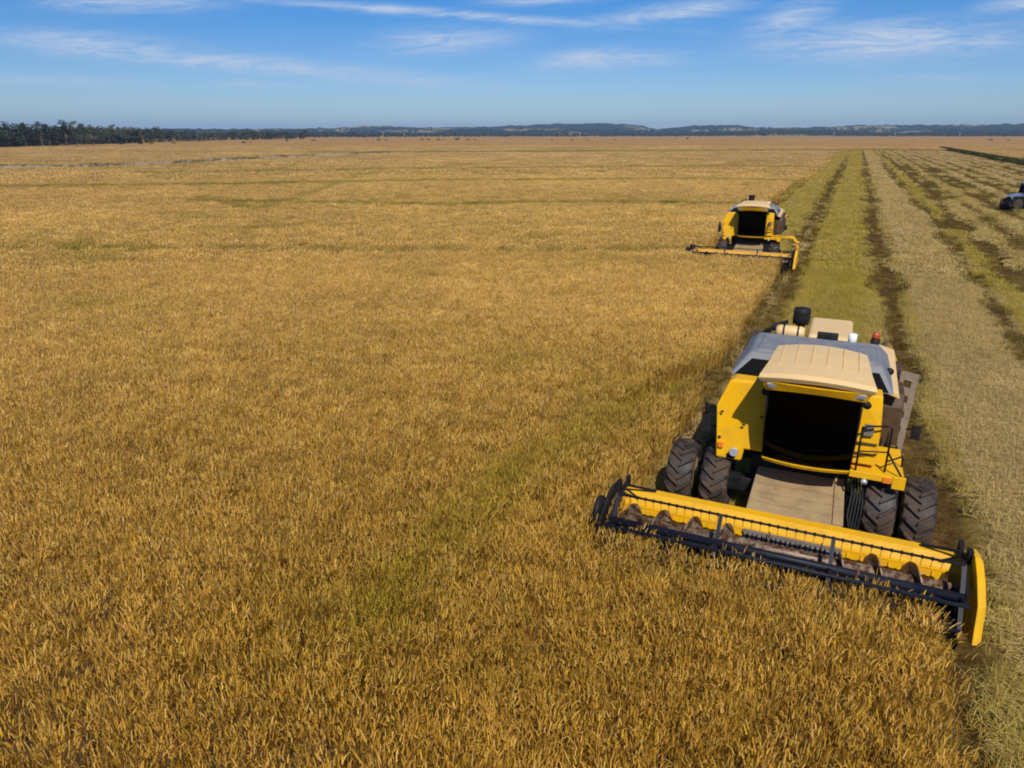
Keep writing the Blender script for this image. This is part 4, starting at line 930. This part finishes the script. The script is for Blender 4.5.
        for k, off in ((.985, .07), (.90, .13), (.62, .16), (.3, .17)): rings.append([(x + sg * (.047 + off * (1 if sg > 0 else .6)), cen[0] + (q[0] - cen[0]) * k, cen[1] + (q[1] - cen[1]) * k) for q in out_])
        sh.loft(rings, smooth=False); sh.build('crop_divider', M['yellow'] if sg > 0 else M['black'], header, bevel=.012)
        am = mb(); xa = x - sg * .06
        am.beam((xa, 13.05, 1.16), (xa, 11.78, .92), .06, .09); am.beam((xa, 13.05, 1.04), (xa, 13.05, 1.26), .08, .12); am.beam((xa, 12.2, .75), (xa, 12.25, 1.12), .06, .08)
        am.beam((xa - sg * .62, 13.0, 1.06), (xa, 12.75, 1.20), .04, .05); am.beam((xa - sg * .30, 12.8, .92), (xa, 12.7, 1.16), .035, .04); am.box(min(x, x + sg * .05) - .02, max(x, x + sg * .05) + .02, 12.55, 12.75, 1.10, 1.32)
        am.build('reel_arm', M['black'], header, bevel=.008)
    ds = mb(); ds.lathe([(-3.80, .0), (-3.79, .22), (-3.76, .30), (-3.70, .32), (-3.66, .30), (-3.655, .0)], (0, 11.95, .93), 'x', 26); ds.build('reel_drive_disc', M['black'], header)
    return root

near = make_combine()
tag(near, 'nearest yellow combine harvester with black reel and four muddy front tyres', 'combine harvester', 'combine harvesters cutting the rice')
far = copy_tree(near)
tag(far, 'farther small yellow combine harvester working behind the nearest one', 'combine harvester', 'combine harvesters cutting the rice')
far.location = (-5.6, 49.9, 0); far.rotation_euler.z = R(1)
for ch in list(far.children):
    if ch.name.startswith('ladder'):           # on this machine the ladder is let down
        for q in list(ch.children): bpy.data.objects.remove(q)
        bpy.data.objects.remove(ch)
    elif ch.name.startswith('wheel') and ch.matrix_basis.translation.length < 1 and max(abs(v.co.x + .22 + .2) for v in ch.data.vertices) > 0 and (min(v.co.x for v in ch.data.vertices) > 1.95 or max(v.co.x for v in ch.data.vertices) < -2.0):
        for q in list(ch.children): bpy.data.objects.remove(q)      # single front tyres here
        bpy.data.objects.remove(ch)
M['dull_shaded_amber'] = paint('dull_shaded_header', (.56, .27, .012), .6, .6, (.22, .12, .045), 2.0)  # far header's weaker light put into a dustier, darker amber
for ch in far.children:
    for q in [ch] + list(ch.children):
        if q.data and q.material_slots and q.material_slots[0].material == M['amber_yellow']: q.material_slots[0].link = 'OBJECT'; q.material_slots[0].material = M['dull_shaded_amber']
ld = mb()
for dy in (0, .5): ld.tube([(1.60, 14.35 + dy, 1.72), (2.45, 14.25 + dy, 1.78), (2.72, 14.2 + dy, 1.5), (2.86, 14.1 + dy, .55)], .05, 8)
for k in range(4): z = .6 + k * .3; ld.box(2.70 - k * .0 , 2.86, 14.12, 14.72, z, z + .04)
ld.build('ladder', M['yellow'], far)

# ------------------------------------------------------------------ tractor at the field's right side
def make_tractor():
    root = empty('tractor')
    m0 = MB
    b = m0(); b.prism([(-2.15, 1.05), (-2.25, 1.35), (-2.1, 1.62), (-.45, 1.78), (-.45, .95)], 'y', -.40, .40); bon = b.build('bonnet', M['paleblue'], root, bevel=.06)
    b = m0(); b.box(-2.28, -2.16, -.30, .30, .95, 1.42); b.build('grille', M['black'], bon, bevel=.02)
    for s in (-1, 1):
        b = m0(); b.box(-2.31, -2.2, s * .28 - .09, s * .28 + .09, 1.36, 1.48); b.build('headlight', M['lamp'], bon, bevel=.015)
        b = m0(); b.box(-2.1, -.5, s * .40 - .012, s * .40 + .012, .98, 1.46); b.build('side_grille', M['black'], bon)
    b = m0(); b.box(-2.1, 1.2, -.24, .24, .55, 1.0); b.box(-2.5, -2.1, -.32, .32, .55, .95); b.build('chassis', M['black'], root, bevel=.03)
    b = m0(); b.hexa([(-.42, -.72, 1.1), (1.15, -.72, 1.1), (1.15, .72, 1.1), (-.42, .72, 1.1), (-.25, -.62, 2.62), (1.0, -.62, 2.62), (1.0, .62, 2.62), (-.25, .62, 2.62)]); cabn = b.build('cab', M['dark'], root, bevel=.04)
    b = m0(); b.box(-.42, 1.12, -.78, .78, 2.64, 2.80); b.build('roof', M['blue'], cabn, bevel=.06)
    for x, y in ((-.40, -.70), (-.40, .70), (1.12, -.70), (1.12, .70)):
        b = m0(); b.tube([(x, y, 1.1), (x * .75 + .05, y * .88, 2.66)], .04, 8); b.build('pillar', M['black'], cabn)
    b = m0(); b.add([(-.43, -.64, 1.8), (-.43, .64, 1.8), (-.29, .58, 2.58), (-.29, -.58, 2.58)], [(0, 1, 2, 3)]); b.build('windshield', M['glass'], cabn, solid=.01)
    for s in (-1, 1):
        b = m0(); b.loft([[(.75 + 1.0 * math.cos(a), s * .62, .85 + 1.0 * math.sin(a)), (.75 + 1.0 * math.cos(a), s * 1.12, .85 + 1.0 * math.sin(a)), (.75 + .95 * math.cos(a), s * 1.12, .85 + .95 * math.sin(a)), (.75 + .95 * math.cos(a), s * .62, .85 + .95 * math.sin(a))] for a in np.linspace(.3, 2.7, 12)]); b.build('fender', M['blue'], root)
    b = m0(); b.tube([(-.95, -.48, 1.6), (-.95, -.48, 2.5), (-.88, -.48, 2.6)], .045, 10); b.build('exhaust_pipe', M['black'], root)
    for x, Rr, w in ((-1.75, .58, .38), (.75, .85, .50)):
        for s in (-1, 1):
            y = s * (.78 if x < 0 else .92)
            g = MB(); ri = Rr * .6; g.lathe([(-w * .36, ri), (-w * .3, ri - .05), (-w * .05, ri * .3), (w * .05, ri * .3), (w * .3, ri - .05), (w * .36, ri)], (x, y, Rr), 'y', 24); rim = g.build('wheel', M['rim'], root)
            t = MB(); hw = w / 2; t.lathe([(-hw * .72, ri), (-hw, Rr - .1), (-hw * .85, Rr - .02), (0, Rr), (hw * .85, Rr - .02), (hw, Rr - .1), (hw * .72, ri), (-hw * .72, ri)], (x, y, Rr), 'y', 36)
            for k in range(18):
                for sg in (-1, 1):
                    a0 = 2 * PI * (k + (.5 if sg > 0 else 0)) / 18
                    t.loft([[(x + r * math.sin(a), y + sg * hw * s_, Rr + r * math.cos(a)) for r, a in ((Rr - .03, a0 + .3 * s_ - .05), (Rr - .03, a0 + .3 * s_ + .05), (Rr + .045, a0 + .3 * s_ + .04), (Rr + .045, a0 + .3 * s_ - .04))] for s_ in (0, .5, .95)])
            t.build('tyre', M['rubber'], rim)
    return root
tr = make_tractor(); tag(tr, 'blue tractor with pale bonnet crossing the harvested stubble', 'tractor')
tr.location = (17.7, 98.0, 0); tr.rotation_euler.z = R(38)

# ------------------------------------------------------------------ air
hz = MB(); hz.box(-9500, 9500, -400, 9600, -3, 140)
m, t, b = newmat('haze'); t.nodes.remove(b)
pv = N(t, 'ShaderNodeVolumePrincipled'); pv.inputs['Color'].default_value = (.42, .62, 1.0, 1); pv.inputs['Density'].default_value = .00010; pv.inputs['Anisotropy'].default_value = 0.0
L(t, pv.outputs[0], t.nodes['Material Output'].inputs['Volume'])
HAZE = True
if HAZE:
    o = hz.build('haze', m); tag(o, kind='stuff')
